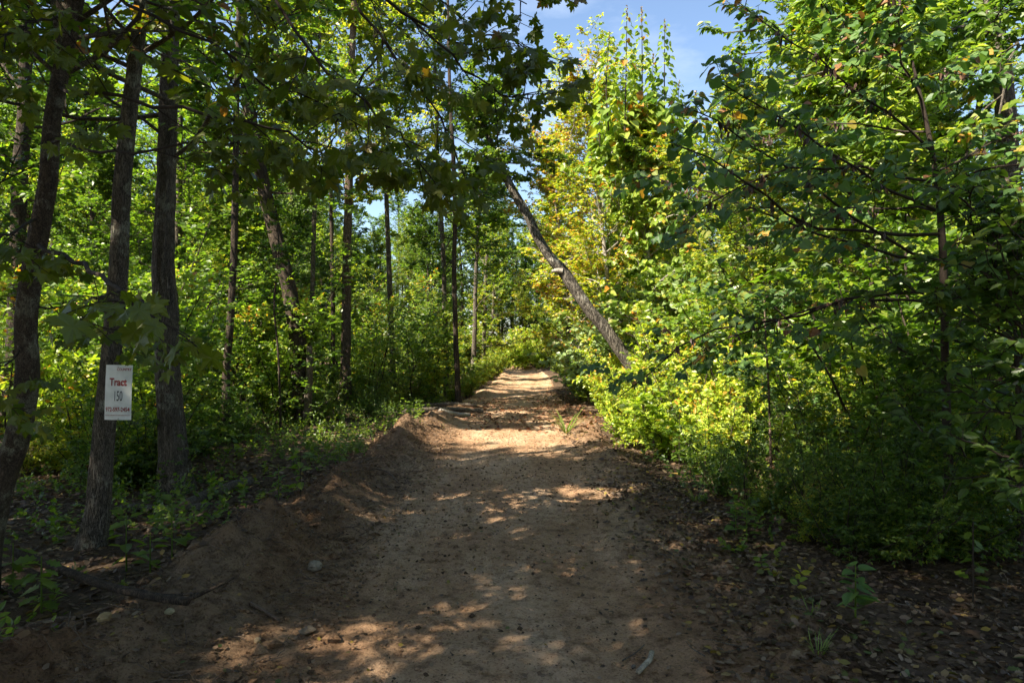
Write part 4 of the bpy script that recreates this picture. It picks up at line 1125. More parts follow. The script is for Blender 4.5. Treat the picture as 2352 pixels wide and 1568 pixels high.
for k in range(34):
    for _ in range(60):
        y = RNG.uniform(5.0, 8.4); x = RNG.uniform(2.3 + .25 * max(0, 6.5 - y), .80 * y)
        if x > 2.2: break
    bput(['dark', 'fine', 'dark'][k % 3], x, y, RNG.uniform(.28, .62), "low dark shrub at the edge of the leaf litter on the right", "low shrubs at the right edge of the litter")
for x, y in [(-3, 62), (-5.6, 60), (-1.2, 66), (-8.5, 64), (1.5, 69)]:
    put('gum', x, y, 1.25, "dark tree", "far woods trees", check=False)
for k in range(22):
    for _ in range(60):
        y = RNG.uniform(7.6, 11.5); x = RNG.uniform(-.72 * y, -2.9)
        if not hides(x, y, .3): break
    bput(['fine', 'dark', 'broad'][k % 3], x, y, RNG.uniform(.4, .8), "leafy shrub between the near trunks left of the road", "shrubs between the near left trunks")
for k in range(16):
    y = RNG.uniform(40, 56); x = RNG.uniform(-26, -3.5)
    put('gum', x, y, RNG.uniform(1.15, 1.4), "dark tree", "far woods trees", check=False)
for k in range(8):
    y = RNG.uniform(38, 54); x = RNG.uniform(5, 22)
    put('gum', x, y, RNG.uniform(1.0, 1.25), "dark tree", "far woods trees", check=False)
# curtain of leaves down to the ground
LC, RC = "leafy sapling in the curtain of foliage left of the road", "leafy sapling in the curtain of foliage right of the road"
for k in range(54):
    for _ in range(80):
        y = RNG.uniform(9, 26) if k < 30 else RNG.uniform(24, 50); x = RNG.uniform(-.8 * y, -2.6)
        if not hides(x, y, .6) and not (x > -3.4 and y < 14): break
    bput(['sapling', 'fine', 'sapling_pale', 'sapling'][k % 4], x, y, RNG.uniform(.7, 1.15) * (1 if k < 30 else 1.7), LC, "leafy saplings left of the road")
for k in range(44):
    for _ in range(80):
        y = RNG.uniform(6.6, 11.5) if k < 30 else RNG.uniform(11, 30); x = RNG.uniform(2.35 if y > 8 else 3.0, .78 * y)
        if not (x < 4.6 and 8.4 < y < 19): break
    bput(['fine', 'dark', 'fine', 'sapling', 'dark'][k % 5], x, y, RNG.uniform(.7, 1.15) * (1 if k < 30 else 1.4), RC, "leafy saplings right of the road")

# seedlings: stem with single leaves
def leaf_obj(me, parent, p, a, n, s_, mat=None):
    y = a / np.linalg.norm(a); x = np.cross(y, n); x /= np.linalg.norm(x); z = np.cross(x, y)
    o = link("leaf", me, parent)
    o.matrix_local = Matrix(((x[0] * s_, y[0] * s_, z[0] * s_, p[0]), (x[1] * s_, y[1] * s_, z[1] * s_, p[1]), (x[2] * s_, y[2] * s_, z[2] * s_, p[2]), (0, 0, 0, 1)))
    return o
SEED_LEAF = {'ovate': mk_mesh("leaf", *LEAF_OVATE, M['weed']), 'long': mk_mesh("leaf", *LEAF_LONG, M['weed']), 'oak': mk_mesh("leaf", *LEAF_OAK, M['weed']), 'heart': mk_mesh("leaf", *LEAF_HEART, M['redbud'])}
def seedling(px, py, d, h, n, kind, size, label, seed, lean=(0, 0), t0=.25, group=None):
    rng = np.random.default_rng(seed)
    b = P(px, py, d); b[2] = gz(b[0], b[1])
    root = empty("seedling", b)
    pts = catmull([(0, 0, -.03), (lean[0] * .4 * h, lean[1] * .4 * h, h * .5), (lean[0] * h, lean[1] * h, h)], 8)
    g = Geo(); g.add(*tubes(pts[None], np.linspace(.006, .003, 8)[None], 6))
    link("stem", g.mesh("stem", M['weed'] if h < .5 else M['twig']), root)
    A = rng.random() * 6.28
    for k in range(n):
        t = t0 + (1 - t0) * (k + .5) / n
        p, _ = along(pts[None], np.zeros(1, int), np.array([t])); p = p[0]
        A += 2.4 + rng.normal(0, .3)
        a = np.array([math.cos(A), math.sin(A), rng.uniform(-.45, .35)])
        leaf_obj(SEED_LEAF[kind], root, p + a * .02, a, nrm(UP + rng.normal(0, .3, 3)), size * rng.uniform(.75, 1.2) * (1.1 - .4 * t))
    tag(root, label, "seedling", group)
for a in [
    (290, 1318, 4.9, .42, 11, 'ovate', .15, "upright leafy seedling in front of the sign tree, left of the pair", 301),
    (395, 1320, 4.9, .46, 12, 'ovate', .15, "upright leafy seedling right of the sign tree's foot", 302),
    (345, 1345, 4.7, .28, 9, 'ovate', .11, "short seedling between the two upright ones by the sign tree", 303),
    (95, 1420, 4.1, .34, 16, 'oak', .17, "bushy dark seedling at the lower left behind the fallen branch", 304),
    (30, 1360, 4.5, .30, 12, 'oak', .15, "lobed leaf seedling at the left edge above the fallen branch", 305),
    (690, 1165, 6.9, .50, 14, 'ovate', .14, "sunlit yellow green seedling on the left bank", 306),
    (640, 1150, 7.2, .36, 11, 'long', .13, "thin leaved seedling left of the sunlit one on the bank", 307),
    (780, 1090, 8.6, .40, 12, 'ovate', .12, "seedling at the top of the bank below the scaly trunk", 308),
    (1965, 1452, 3.9, .32, 15, 'heart', .105, "broad leaved seedling on the leaf litter at lower right", 309),
    (1715, 1240, 5.7, .34, 13, 'ovate', .11, "small green seedling at the right road edge", 310),
    (1690, 1235, 5.9, .26, 9, 'heart', .09, "heart leaved seedling beside the small one at the right road edge", 311),
    (2235, 1400, 4.2, .55, 18, 'oak', .10, "tall shaded seedling at the right below the redbud", 312),
    (1620, 1090, 8.8, .60, 16, 'ovate', .12, "dark seedling at the foot of the sunlit thicket", 313),
    (1560, 1075, 9.3, .50, 14, 'ovate', .11, "seedling left of the dark one at the thicket's foot", 314),
    (965, 1005, 12.5, .45, 14, 'ovate', .12, "yellow green seedling on the sunlit mound at the left bank", 315),
    (930, 1000, 12.8, .55, 12, 'long', .13, "grey green thin leaved seedling beside the sunlit mound", 316),
]:
    seedling(*a)

# ------------------------------------------------------------------ sign on the tree
def sign():
    m, N, L = new_mat("sign_plastic")
    tcn = N.new("ShaderNodeTexCoord"); nz = N.new("ShaderNodeTexNoise"); nz.inputs["Scale"].default_value = 14; nz.inputs["Detail"].default_value = 4
    L.new(tcn.outputs["Object"], nz.inputs["Vector"])
    rp = ramp(N, [(.3, (.66, .68, .66)), (.6, (.80, .81, .79))]); L.new(nz.outputs["Fac"], rp.inputs[0])
    pb = N.new("ShaderNodeBsdfPrincipled"); pb.inputs["Roughness"].default_value = .4; L.new(rp.outputs[0], pb.inputs["Base Color"])
    out = N.new("ShaderNodeOutputMaterial"); L.new(pb.outputs[0], out.inputs[0])
    def flat(name, c):
        m_, N_, L_ = new_mat(name)
        n_ = N_.new("ShaderNodeTexNoise"); n_.inputs["Scale"].default_value = 60
        r_ = ramp(N_, [(.2, tuple(v * .8 for v in c)), (.8, c)]); L_.new(n_.outputs["Fac"], r_.inputs[0])
        p_ = N_.new("ShaderNodeBsdfPrincipled"); p_.inputs["Roughness"].default_value = .5; L_.new(r_.outputs[0], p_.inputs["Base Color"])
        o_ = N_.new("ShaderNodeOutputMaterial"); L_.new(p_.outputs[0], o_.inputs[0]); return m_
    red, blk, metal = flat("red_ink", (.34, .03, .03)), flat("black_ink", (.02, .02, .025)), flat("nail_steel", (.10, .09, .08))
    d = SIGN_D
    w, h = 58 / FPX * d, 126 / FPX * d
    c = P(269, 901, d)
    root = empty("sign", (c[0], c[1], c[2] - h / 2))
    root.rotation_euler = (math.radians(-1.5), math.radians(1.2), math.radians(6))
    # gently bowed sheet
    nx, nz_ = 9, 13
    v, q = [], []
    for sgn in (0, 1):
        for j in range(nz_):
            for i in range(nx):
                x = (i / (nx - 1) - .5) * w; z = j / (nz_ - 1) * h
                y = .010 * (x / w * 2) ** 2 - .006 * math.sin(z / h * 3.1) + sgn * .004
                v.append((x, y, z))
    n_ = nx * nz_
    for j in range(nz_ - 1):
        for i in range(nx - 1):
            k = j * nx + i
            q.append((k, k + 1, k + nx + 1, k + nx)); q.append((n_ + k, n_ + k + nx, n_ + k + nx + 1, n_ + k + 1))
    rim = [i for i in range(nx)] + [j * nx + nx - 1 for j in range(1, nz_)] + [(nz_ - 1) * nx + i for i in range(nx - 2, -1, -1)] + [j * nx for j in range(nz_ - 2, 0, -1)]
    for a, b in zip(rim, rim[1:] + rim[:1]):
        q.append((a, n_ + a, n_ + b, b))
    link("panel", mk_mesh("panel", np.array(v), [np.array(q)], m, False), root)
    def text(s_, px, py, hpx, wpx, mat, bold=0.0, name="lettering"):
        cu = bpy.data.curves.new("txt", 'FONT'); cu.body = s_; cu.align_x = 'CENTER'; cu.align_y = 'CENTER'; cu.offset = bold; cu.resolution_u = 3
        ob = bpy.data.objects.new("txt", cu); COL.objects.link(ob)
        bpy.context.view_layer.update()
        me = bpy.data.meshes.new_from_object(ob.evaluated_get(bpy.context.evaluated_depsgraph_get()))
        bpy.data.objects.remove(ob); bpy.data.curves.remove(cu)
        a = np.empty(len(me.vertices) * 3); me.vertices.foreach_get("co", a); a = a.reshape(-1, 3)
        mn, mx_ = a.min(0), a.max(0)
        sx, sz = wpx / FPX * d / (mx_[0] - mn[0]), hpx / FPX * d / (mx_[1] - mn[1])
        x = (a[:, 0] - (mn[0] + mx_[0]) / 2) * sx + (px - 269) / FPX * d
        z = (a[:, 1] - (mn[1] + mx_[1]) / 2) * sz + (964 - py) / FPX * d
        y = .010 * (x / w * 2) ** 2 - .006 * np.sin(z / h * 3.1) - .0025
        me.vertices.foreach_set("co", np.stack([x, y, z], -1).ravel())
        me.materials.clear(); me.materials.append(mat); me.update()
        link(name, me, root)
    text("COUNTRY", 281, 848, 6.5, 31, red, .02)
    text("Tract", 269, 877, 18, 38, red, .03)
    text("150", 271, 909, 23, 17, blk, .0)
    text("972-597-2454", 269, 940, 10.5, 52, red, .02)
    text("www.classiccountryland.com", 269, 953.5, 3.6, 54, red, .01)
    for px, py in ((272, 961), (268, 842)):
        x, z = (px - 269) / FPX * d, (964 - py) / FPX * d
        g = Geo(); g.add(*tubes(np.array([[[x, -.006, z], [x, .0, z], [x, .05, z]]]), np.array([[.0045, .0045, .002]]), 8))
        link("nail", g.mesh("nail", metal), root)
    tag(root, "white sign reading Tract 150 nailed to the slender tree", "sign")
sign()

# ------------------------------------------------------------------ fallen wood and stones
def log(name, pts, r0, r1, mat, label, cat, seed, rough=.12, on_ground=True, forks=(), sides=14):
    """pts (px, py, d) or world; lies on the ground"""
    w = np.array([P(*p) for p in pts])
    if on_ground:
        w[:, 2] = full_h(w[:, 0], w[:, 1]) + r0 * .7
    b = w[0].copy()
    root = empty(name, b)
    path = np.hstack([w - b, np.linspace(r0, r1, len(w))[:, None]])
    link("stem", log_mesh(path, mat, sides, rough, seed), root)
    for f in forks:
        fw = np.array([P(*p) for p in f[0]])
        if on_ground:
            fw[:, 2] = full_h(fw[:, 0], fw[:, 1]) + f[1] * .8 + np.linspace(f[3] if len(f) > 3 else .01, f[4] if len(f) > 4 else .0, len(fw))
        fp = np.hstack([fw - b, np.linspace(f[1], f[2], len(fw))[:, None]])
        link("fork", log_mesh(fp, mat, 9, rough * .6, seed + 3), root)
    tag(root, label, cat)
    return root

def log_mesh(path, mat, sides, rough, seed):
    L = np.sum(np.linalg.norm(np.diff(path[:, :3], axis=0), axis=1))
    K = int(np.clip(L / .05, 8, 90))
    c = catmull(path, K)
    p, r = c[:, :3], np.maximum(c[:, 3], .003)
    t = nrm(np.gradient(p, axis=0)); a = nrm(np.cross(t, UP + 1e-3)); b = np.cross(t, a)
    th = np.arange(sides) / sides * 2 * math.pi
    H, TH = np.meshgrid(np.arange(K) * L / K, th, indexing='ij')
    R = r[:, None] * (1 + rough * fbm(np.cos(TH) * 2, np.sin(TH) * 2, H * 6, octv=3, seed=seed) * 2)
    v = p[:, None] + R[..., None] * (a[:, None] * np.cos(TH)[..., None] + b[:, None] * np.sin(TH)[..., None])
    i = np.arange(K - 1)[:, None] * sides; s_ = np.arange(sides)[None]; s2 = (s_ + 1) % sides
    q = np.stack([i + s_, i + sides + s_, i + sides + s2, i + s2], -1).reshape(-1, 4)
    v = np.vstack([v.reshape(-1, 3), p[:1] - t[:1] * r[0] * .15, p[-1:] + t[-1:] * r[-1] * .2])
    c0 = np.stack([np.full(sides, len(v) - 2), s_[0], s2[0]], -1)
    c1 = np.stack([(K - 1) * sides + s_[0], np.full(sides, len(v) - 1), (K - 1) * sides + s2[0]], -1)
    return mk_mesh("stem", v, [np.vstack([c0, c1]), q], mat, True)

log("fallen_branch", [(-60, 1225, 4.75), (20, 1262, 4.6), (120, 1300, 4.35), (215, 1335, 4.1), (300, 1358, 3.95), (380, 1374, 3.82), (430, 1380, 3.75)], .028, .024, M['bark_dark'],
    "long dark fallen branch lying across the lower left bank", "branch", 5, rough=.08, on_ground=False,
    forks=[([(425, 1378, 3.76), (460, 1363, 3.78), (500, 1345, 3.8), (540, 1325, 3.85)], .016, .006), ([(330, 1364, 3.9), (390, 1366, 3.82), (455, 1362, 3.78)], .010, .006)])
log("fallen_log", [(235, 1180, 6.6), (290, 1165, 6.8), (350, 1162, 6.8), (420, 1158, 6.8), (480, 1148, 6.9)], .03, .05, M['dead_wood'],
    "rotten knobbly log lying right of the sign tree", "log", 6, rough=.30)
br = log("split_log", [(425, 1160, 6.85), (465, 1143, 7.2), (520, 1128, 7.6), (575, 1115, 8.0)], .06, .055, M['dead_wood'],
         "log with a splintered reddish end beside the grey oak", "log", 7, rough=.2)
rngk = np.random.default_rng(9)
g = Geo()
for k in range(9):
    q0 = np.array([0, 0, 0]) + np.array([rngk.uniform(-.04, .04), 0, rngk.uniform(-.04, .04)])
    dv = nrm(P(425, 1160, 6.85) - P(465, 1143, 7.2)); dv[2] *= .3
    g.add(*tubes(np.array([[q0, q0 + dv * rngk.uniform(.05, .1), q0 + dv * rngk.uniform(.12, .22) + rngk.normal(0, .012, 3)]]), np.array([[.028, .02, .003]]), 5))
link("splintered_end", g.mesh("splintered_end", M['split_wood']), br)
log("grey_stick", [(340, 1215, 6.0), (400, 1195, 6.2), (440, 1182, 6.4), (470, 1178, 6.6)], .022, .012, M['dead_wood'], "short grey stick below the rotten log", "stick", 8)
log("curved_stick", [(1465, 1543, 3.42), (1480, 1532, 3.47), (1492, 1515, 3.53), (1497, 1495, 3.62)], .013, .014, M['bleached'],
    "short pale curved stick lying on the road at the bottom", "stick", 9, rough=.05)
log("thin_twig", [(1430, 1510, 3.55), (1460, 1480, 3.65), (1480, 1462, 3.75)], .004, .002, M['dead_wood'], "fine grey twig just above the pale curved stick", "twig", 10)
log("ground_root", [(60, 1450, 3.9), (130, 1432, 4.0), (180, 1428, 4.0), (260, 1430, 4.0)], .014, .008, M['root'], "thin bare root below the long fallen branch", "root", 11)
log("bleached_stick", [(55, 1465, 3.75), (75, 1490, 3.65), (88, 1505, 3.6)], .009, .006, M['bleached'], "small bleached stick at the lower left corner", "stick", 12)
log("slope_stick", [(575, 1400, 4.15), (605, 1412, 4.1), (640, 1432, 4.0)], .012, .008, M['root'], "brown stick sticking out of the left bank", "stick", 13)
for k, (pts, r, lab) in enumerate([
    ([(870, 945, 18.6), (960, 940, 19), (1040, 938, 19.2), (1095, 936, 19.3)], .07, "long shaded pole lying at the back of the brush pile"),
    ([(930, 958, 17), (1000, 951, 17.4), (1060, 948, 17.6), (1110, 950, 17.6)], .075, "grey pole lying across the middle of the brush pile"),
    ([(1010, 972, 15.9), (1050, 967, 16.2), (1078, 965, 16.4)], .07, "short pale log end at the front of the brush pile"),
    ([(850, 962, 16.6), (910, 955, 17.0), (985, 962, 16.8)], .05, "crooked dark pole at the left of the brush pile"),
    ([(700, 1010, 13), (760, 1000, 13.6), (850, 985, 14.6)], .045, "slim fallen pole near the dark leaning trunk's foot")]):
    log("fallen_pole", pts, r, r * .7, M['bark_pale'] if 'pale' in lab else M['dead_wood'], lab, "pole", 20 + k)
log("bank_root", [(800, 1125, 8.2), (850, 1100, 8.6), (890, 1095, 8.6), (915, 1135, 8.0)], .014, .006, M['root'], "bare root arching over the left bank", "root", 30)
log("broken_twig", [(820, 1100, 8.9), (850, 1070, 9.3), (870, 1045, 9.6)], .012, .004, M['dead_wood'], "broken twig poking up from the left bank crest", "twig", 31)

def stone(px, py, d, sx, sy, sz, col, label, seed):
    rng = np.random.default_rng(seed)
    b = P(px, py, d); b[2] = gz(b[0], b[1])
    n, k = 14, 9
    th = np.linspace(0, 2 * math.pi, n, endpoint=False); ph = np.linspace(.02, math.pi - .02, k)
    TH, PH = np.meshgrid(th, ph)
    dv = np.stack([np.cos(TH) * np.sin(PH), np.sin(TH) * np.sin(PH), np.cos(PH)], -1)
    R = 1 + .35 * fbm(dv[..., 0] * 1.6 + seed, dv[..., 1] * 1.6, dv[..., 2] * 1.6, octv=3, seed=seed)
    # flat facets
    for _ in range(7):
        nn = nrm(rng.normal(0, 1, 3)); lim = rng.uniform(.68, .9)
        dd = (dv * R[..., None]) @ nn
        R = np.where(dd > lim, R * lim / np.maximum(dd, 1e-6), R)
    v = (dv * R[..., None] * np.array([sx, sy, sz])).reshape(-1, 3)
    i = np.arange(k - 1)[:, None] * n; s_ = np.arange(n)[None]; s2 = (s_ + 1) % n
    q = np.stack([i + s_, i + n + s_, i + n + s2, i + s2], -1).reshape(-1, 4)
    m, N, L = new_mat("stone_surface")
    tcn = N.new("ShaderNodeTexCoord"); nz = N.new("ShaderNodeTexNoise"); nz.inputs["Scale"].default_value = 28; nz.inputs["Detail"].default_value = 6
    L.new(tcn.outputs["Object"], nz.inputs["Vector"])
    rp = ramp(N, [(.3, tuple(c * .55 for c in col)), (.65, col)]); L.new(nz.outputs["Fac"], rp.inputs[0])
    pb = N.new("ShaderNodeBsdfPrincipled"); pb.inputs["Roughness"].default_value = .9; L.new(rp.outputs[0], pb.inputs["Base Color"])
    bp = N.new("ShaderNodeBump"); bp.inputs["Strength"].default_value = .5; bp.inputs["Distance"].default_value = .01; L.new(nz.outputs["Fac"], bp.inputs["Height"]); L.new(bp.outputs[0], pb.inputs["Normal"])
    out = N.new("ShaderNodeOutputMaterial"); L.new(pb.outputs[0], out.inputs[0])
    o = link("stone", mk_mesh("stone", v, [q], m, False))
    o.location = (b[0], b[1], b[2] + sz * .25)
    o.rotation_euler = (0, 0, rng.uniform(0, 6))
    tag(o, label, "stone")
stone(722, 1318, 4.9, .055, .05, .045, (.27, .22, .16), "pale pointed stone where the left bank meets the road", 1)
stone(553, 1230, 5.6, .075, .05, .035, (.28, .22, .16), "flat pale stone on top of the left bank", 2)
stone(565, 1213, 6.0, .03, .025, .02, (.28, .26, .23), "small grey stone just behind the flat pale one", 3)
stone(592, 1478, 3.75, .022, .02, .018, (.36, .26, .15), "small tan stone low on the left bank", 4)
stone(240, 1512, 3.55, .045, .04, .03, (.30, .21, .10), "yellow brown clod on the mound at the bottom left", 5)
stone(705, 1445, 3.9, .05, .04, .02, (.24, .17, .11), "flat stone half sunk in the left wheel track", 6)
stone(390, 1458, 3.85, .028, .02, .02, (.42, .36, .22), "little buff stone beneath the fallen branch", 7)
stone(1455, 1517, 3.5, .014, .012, .01, (.16, .13, .12), "tiny dark pebble beside the pale curved stick", 8)

# ------------------------------------------------------------------ ground stuff nobody could count
def litter(name, n, fx, mat, smin, smax, tpl=LEAF_DEAD, seed=1, lift=.004, tilt=.38, label=None):
    rng = np.random.default_rng(seed)
    xy = fx(rng, n)
    x, y = xy[:, 0], xy[:, 1]
    z = full_h(x, y) + lift
    pos = np.stack([x, y, z], -1)
    A = rng.random(len(x)) * 6.28
    ax = np.stack([np.cos(A), np.sin(A), rng.normal(0, .18, len(x))], -1)
    nor = nrm(UP + rng.normal(0, tilt, (len(x), 3)))
    v, pl = leaves(tpl, pos, ax, nor, rng.uniform(smin, smax, len(x)))
    o = link(name, mk_mesh(name, v, pl, mat))
    tag(o, label, None, None, "stuff")
    return o

def region(x0, x1, y0, y1, cond=None):
    def f(rng, n):
        x, y = rng.uniform(x0, x1, n), rng.uniform(y0, y1, n)
        k = np.abs(x) < .85 * y + .8
        if cond is not None:
            k &= cond(x, y, rng)
        return np.stack([x[k], y[k]], -1)
    return f

def edge_right(x, y, rng):
    u = x - road_x(y)
    return u > 1.35 + .45 * fbm(x * .9, y * .9, octv=3, seed=81) + rng.normal(0, .28, len(x))
def edge_left(x, y, rng):
    u = x - road_x(y)
    return u < -2.25 + .3 * fbm(x * .9, y * .9, octv=3, seed=82) + rng.normal(0, .18, len(x))

litter("leaf_litter", 30000, region(.9, 7.5, 2.0, 8.5, edge_right), M['litter'], .02, .062, seed=401, tilt=.5, label="brown dead leaves covering the ground right of the road")
litter("leaf_litter", 9000, region(.9, 7.5, 2.0, 8.5, edge_right), M['litter'], .035, .075, tpl=LEAF_OAK, seed=411, tilt=.5, label="lobed dead leaves lying on the ground right of the road")
litter("leaf_litter", 19000, region(-8, -1.6, 2.0, 9.5, edge_left), M['litter'], .025, .07, seed=402, tilt=.5, label="brown dead leaves covering the ground left of the road")
litter("leaf_litter", 26000, region(-18, 18, 8.5, 28, lambda x, y, r: edge_left(x, y, r) | edge_right(x, y, r)), M['litter'], .06, .13, seed=403, label="dead leaves on the forest floor farther back")
litter("road_litter", 4600, region(-2.1, 1.6, 1.9, 13), M['litter'], .010, .040, seed=404, label="scraps of dead leaf on the dirt road")
litter("road_litter", 1500, region(.5, 1.9, 1.9, 11, lambda x, y, r: (x - road_x(y)) > 1.15 - .3 * r.random(len(x))), M['litter'], .02, .06, seed=405, label="dead leaf scraps along the road's right edge")
litter("russet_litter", 3800, region(-1.9, 2.2, 13.4, 26, lambda x, y, r: fbm(x * .6, y * .25, octv=3, seed=83) + r.normal(0, .2, len(x)) > -.05), M['litter_red'], .04, .10, seed=406, label="russet dead leaves strewn over the shaded stretch of road")

def pebbles(name, n, fx, smin, smax, mat, seed, label):
    rng = np.random.default_rng(seed)
    o8 = np.array([(1, 0, 0), (-1, 0, 0), (0, 1, 0), (0, -1, 0), (0, 0, 1), (0, 0, -1)], float)
    f8 = np.array([(0, 2, 4), (2, 1, 4), (1, 3, 4), (3, 0, 4), (2, 0, 5), (1, 2, 5), (3, 1, 5), (0, 3, 5)])
    xy = fx(rng, n); n = len(xy)
    s_ = smin + (smax - smin) * rng.random(n) ** 3
    c = np.stack([xy[:, 0], xy[:, 1], full_h(xy[:, 0], xy[:, 1]) - .012 + s_ * .25], -1)
    q = rng.normal(0, 1, (n, 3, 3)); q, _ = np.linalg.qr(q)
    v = o8[None] * rng.uniform(.55, 1.2, (n, 6, 3))
    v = np.einsum('nij,nkj->nki', q, v) * s_[:, None, None] * np.array([1, 1, .7])
    v = v + c[:, None]
    f = (f8[None] + (np.arange(n) * 6)[:, None, None]).reshape(-1, 3)
    tag(link(name, mk_mesh(name, v.reshape(-1, 3), [f], mat)), label, None, None, "stuff")

pebbles("dirt_clods", 10000, region(-2.6, 1.7, 1.9, 8.5), .004, .020, M['road'], 501, "crumbs of soil and grit on the near road")
litter("bank_litter", 6500, region(-3.1, -1.0, 2.0, 15, lambda x, y, r: fbm(x * 1.4, y * 1.1, octv=3, seed=85) + r.normal(0, .18, len(x)) > -.02), M['litter'], .012, .040, seed=407, tilt=.6, label="dead leaf scraps caught on the left bank")
litter("edge_litter", 2600, region(.9, 2.6, 6, 15, lambda x, y, r: fbm(x * 1.4, y * 1.1, octv=3, seed=86) + r.normal(0, .18, len(x)) > -.02), M['litter'], .02, .07, seed=408, tilt=.6, label="dead leaf scraps along the right lip of the road")
pebbles("dirt_clods", 9000, region(-2.8, -1.0, 2.0, 14, None), .006, .030, M['road'], 502, "clods of soil on the left bank")
pebbles("dirt_clods", 6000, region(-2.2, 1.9, 8.5, 20), .008, .026, M['road'], 503, "crumbs of soil on the farther road")

def fibres(name, n, fx, lmin, lmax, rmax, mat, seed, label, up=.15):
    rng = np.random.default_rng(seed)
    xy = fx(rng, n); n = len(xy)
    st_ = np.stack([xy[:, 0], xy[:, 1], full_h(xy[:, 0], xy[:, 1]) + .002], -1)
    A = rng.random(n) * 6.28
    d = np.stack([np.cos(A), np.sin(A), np.abs(rng.normal(0, up, n))], -1)
    pts = grow(rng, st_, d, rng.uniform(lmin, lmax, n), 4, .28, -.05)
    pts[..., 2] = np.maximum(pts[..., 2], full_h(pts[..., 0], pts[..., 1]) + .003)
    g = Geo(); g.add(*tubes(pts, rng.uniform(.25, 1, (n, 1)) * rmax * np.linspace(1, .4, 5)[None], 4))
    tag(link(name, g.mesh(name, mat)), label, None, None, "stuff")
pebbles("soil_lumps", 420, region(-2.5, -1.0, 2.0, 13), .02, .060, M['road'], 504, "larger lumps of soil broken off along the left bank")
pebbles("soil_lumps", 420, region(-1.5, 1.5, 2.0, 10), .008, .026, M['floor'], 506, "dark crumbs of soil and bark on the near road")
pebbles("soil_lumps", 160, region(1.2, 2.1, 3.5, 14), .02, .050, M['road'], 505, "larger lumps of soil along the right lip of the road")
fibres("root_fibres", 1500, region(-2.7, -1.2, 2.2, 14), .05, .22, .005, M['root'], 511, "torn roots and fibres on the left bank")
fibres("ground_twigs", 900, region(-7, 7, 2.2, 12, lambda x, y, r: edge_left(x, y, r) | edge_right(x, y, r)), .08, .5, .005, M['dead_wood'], 512, "small dead twigs on the forest floor")

# undergrowth: weeds and ground cover
def undergrowth(name, n, fx, hmin, hmax, nl, size, tpl, mat, seed, label):
    rng = np.random.default_rng(seed)
    xy = fx(rng, n); n = len(xy)
    st_ = np.stack([xy[:, 0], xy[:, 1], full_h(xy[:, 0], xy[:, 1])], -1)
    d = UP + rng.normal(0, .35, (n, 3))
    pts = grow(rng, st_, d, rng.uniform(hmin, hmax, n), 3, .15, 0)
    pos, ax, nor = leaf_sites(rng, pts, nl, t0=.2, droop=.15, tilt=.5)
    v, pl = leaves(tpl, pos, ax, nor, size * rng.uniform(.6, 1.3, len(pos)))
    tag(link(name, mk_mesh(name, v, pl, mat)), label, None, None, "stuff")
def clumpy(f0, seed, thr=-.05):
    def f(x, y, r):
        return f0(x, y, r) & (fbm(x * .55, y * .55, octv=3, seed=seed) + r.normal(0, .12, len(x)) > thr)
    return f
undergrowth("undergrowth", 13000, region(-15, -2.3, 6.4, 26, clumpy(edge_left, 91, .06)), .05, .40, 10, .048, LEAF_FAR, M['dark'], 601, "weeds and ground cover under the left trees")
undergrowth("undergrowth", 7000, region(2.0, 13, 5.6, 24, clumpy(edge_right, 92, -.15)), .08, .50, 10, .052, LEAF_FAR, M['dark'], 602, "weeds and ground cover under the right trees")
undergrowth("undergrowth", 300, region(-6, -2.3, 2.8, 8, clumpy(edge_left, 93, .10)), .04, .16, 8, .045, LEAF_OVATE, M['weed'], 603, "low weeds beside the near left bank")
undergrowth("undergrowth", 420, region(1.7, 6.5, 2.6, 6.5, clumpy(edge_right, 94, .05)), .05, .22, 8, .055, LEAF_OVATE, M['weed'], 604, "low weeds in the leaf litter at the right")
undergrowth("undergrowth", 1500, region(-4.2, -1.8, 5.5, 24, clumpy(edge_left, 95, -.05)), .10, .35, 9, .055, LEAF_FAR, M['weed'], 605, "brighter weeds along the back of the left bank")

def grass_tuft(px, py, d, n, h, label, seed):
    rng = np.random.default_rng(seed)
    b = P(px, py, d); b[2] = gz(b[0], b[1])
    root = empty("grass_tuft", b)
    A = rng.random(n) * 6.28
    st_ = np.stack([np.cos(A) * .03, np.sin(A) * .03, np.full(n, -.01)], -1)
    dd = np.stack([np.cos(A) * .6, np.sin(A) * .6, np.ones(n)], -1)
    pts = grow(rng, st_, dd, rng.uniform(.5, 1.0, n) * h, 6, .07, -.16)
    for k in range(n):
        p = pts[k]
        t_ = nrm(np.gradient(p, axis=0)); s_ = nrm(np.cross(t_, UP + 1e-3))
        wd = np.array([.9, 1, 1, .9, .75, .5, .1])[:, None] * .006 * (h / .4)
        v = np.vstack([p - s_ * wd, p + s_ * wd])
        i = np.arange(6)
        link("blade", mk_mesh("blade", v, [np.stack([i, i + 1, i + 8, i + 7], -1)], M['grass']), root)
    tag(root, label, "grass")
grass_tuft(1300, 985, 13.2, 26, .75, "arching pale grass tuft at the right road edge beyond the sunlit patch", 701)
grass_tuft(1880, 1548, 3.45, 22, .16, "short grass tuft at the bottom right in the litter", 702)
grass_tuft(1865, 1430, 4.0, 14, .14, "thin grass tuft left of the broad leaved seedling", 703)
grass_tuft(1600, 1150, 7.3, 18, .30, "dark grass tuft at the right road edge by the thicket", 704)

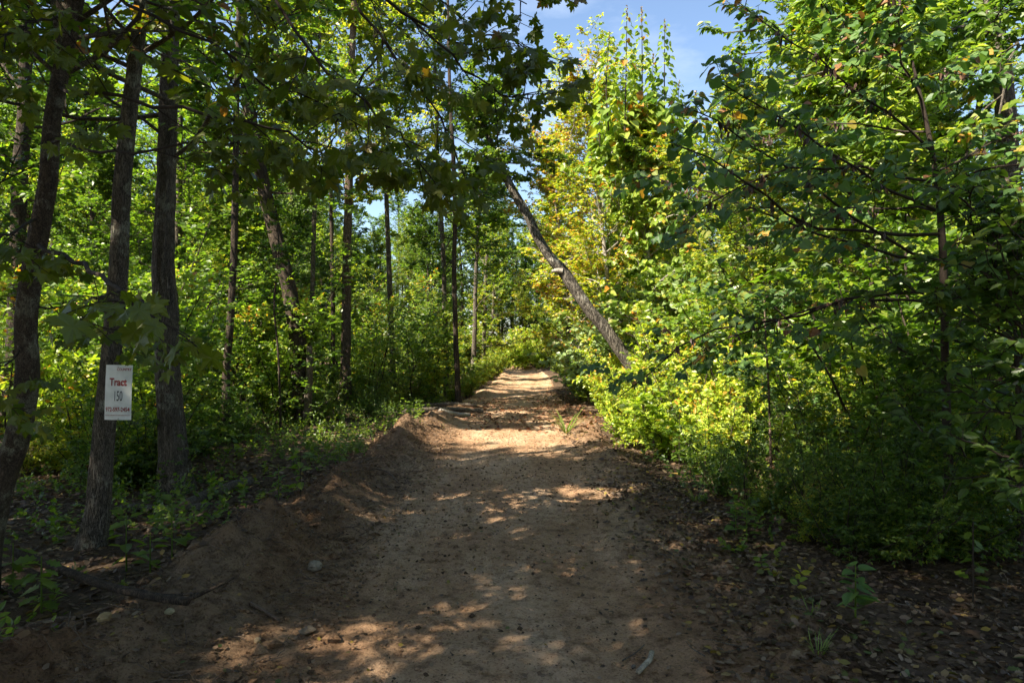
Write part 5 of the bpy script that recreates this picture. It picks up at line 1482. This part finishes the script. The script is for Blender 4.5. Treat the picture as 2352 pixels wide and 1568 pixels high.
# ------------------------------------------------------------------ say which one: the alike trees and shrubs behind are told apart by the tree they stand behind
ANCH = [(0, "the maple at the left edge", 4.3), (215, "the sign tree", 5.5), (390, "the stout grey oak", 7.6), (525, "the thin straight dark trunk", 11.8), (650, "the dark leaning trunk", 14.6), (797, "the scaly reddish trunk", 20.5),
        (900, "the sunlit crown tree", 22), (1040, "the two pole trees", 20), (1180, "the far bend of the road", 45), (1300, "the leaning grey trunk", 15), (1420, "the turning tree", 20), (1520, "the spired tree", 17), (1740, "the fine leaved tree", 12.8),
        (1900, "the redbud's left branches", 6), (2070, "the pale sunlit trunk", 13), (2190, "the redbud stem", 5.5), (2345, "the tall oak at the right edge", 10.2)]
SHORT = {"oak_tree": "green oak", "hickory_tree": "yellow green hickory", "gum_tree": "dark low branched tree", "turning_tree": "yellowing tree", "pole_tree": "tall bare stemmed tree", "pale_green_tree": "pale green young tree",
         "understorey_sapling": "green sapling", "pale_understorey_sapling": "pale green sapling", "shaded_shrub": "low shaded shrub", "fine_leaved_shrub": "fine leaved shrub", "broad_leaved_shrub": "broad leaved shrub",
         "leafy_shrub": "bright leafy shrub", "yellowing_shrub": "yellowing shrub", "vine_tangle": "pale vine tangle"}
ORD = ["nearest", "second", "third", "fourth", "fifth", "sixth", "seventh", "eighth", "ninth", "tenth", "eleventh", "twelfth", "thirteenth", "fourteenth", "fifteenth", "sixteenth", "seventeenth", "eighteenth", "nineteenth", "twentieth", "twenty first", "twenty second", "twenty third", "twenty fourth"]
clus = {}
for o in list(COL.objects):
    if o.parent is None and o.get("group") and o.location.y > 3 and "behind the camera" not in o["group"]:
        st_ = o.name.split('.')[0]
        if st_ not in SHORT: continue
        px_ = CX + o.location.x / o.location.y * FPX
        a_ = min(ANCH, key=lambda q: abs(q[0] - px_))
        rel = "behind" if o.location.y > a_[2] else "in front of"
        clus.setdefault((SHORT[st_], rel, a_[1]), []).append(o)
for (sh, rel, an), obs in clus.items():
    obs.sort(key=lambda q: q.location.y)
    for k, o in enumerate(obs):
        o["label"] = f"{sh} {rel} {an}" if len(obs) == 1 else f"{ORD[min(k, 23)]} of the {sh}s {rel} {an}"
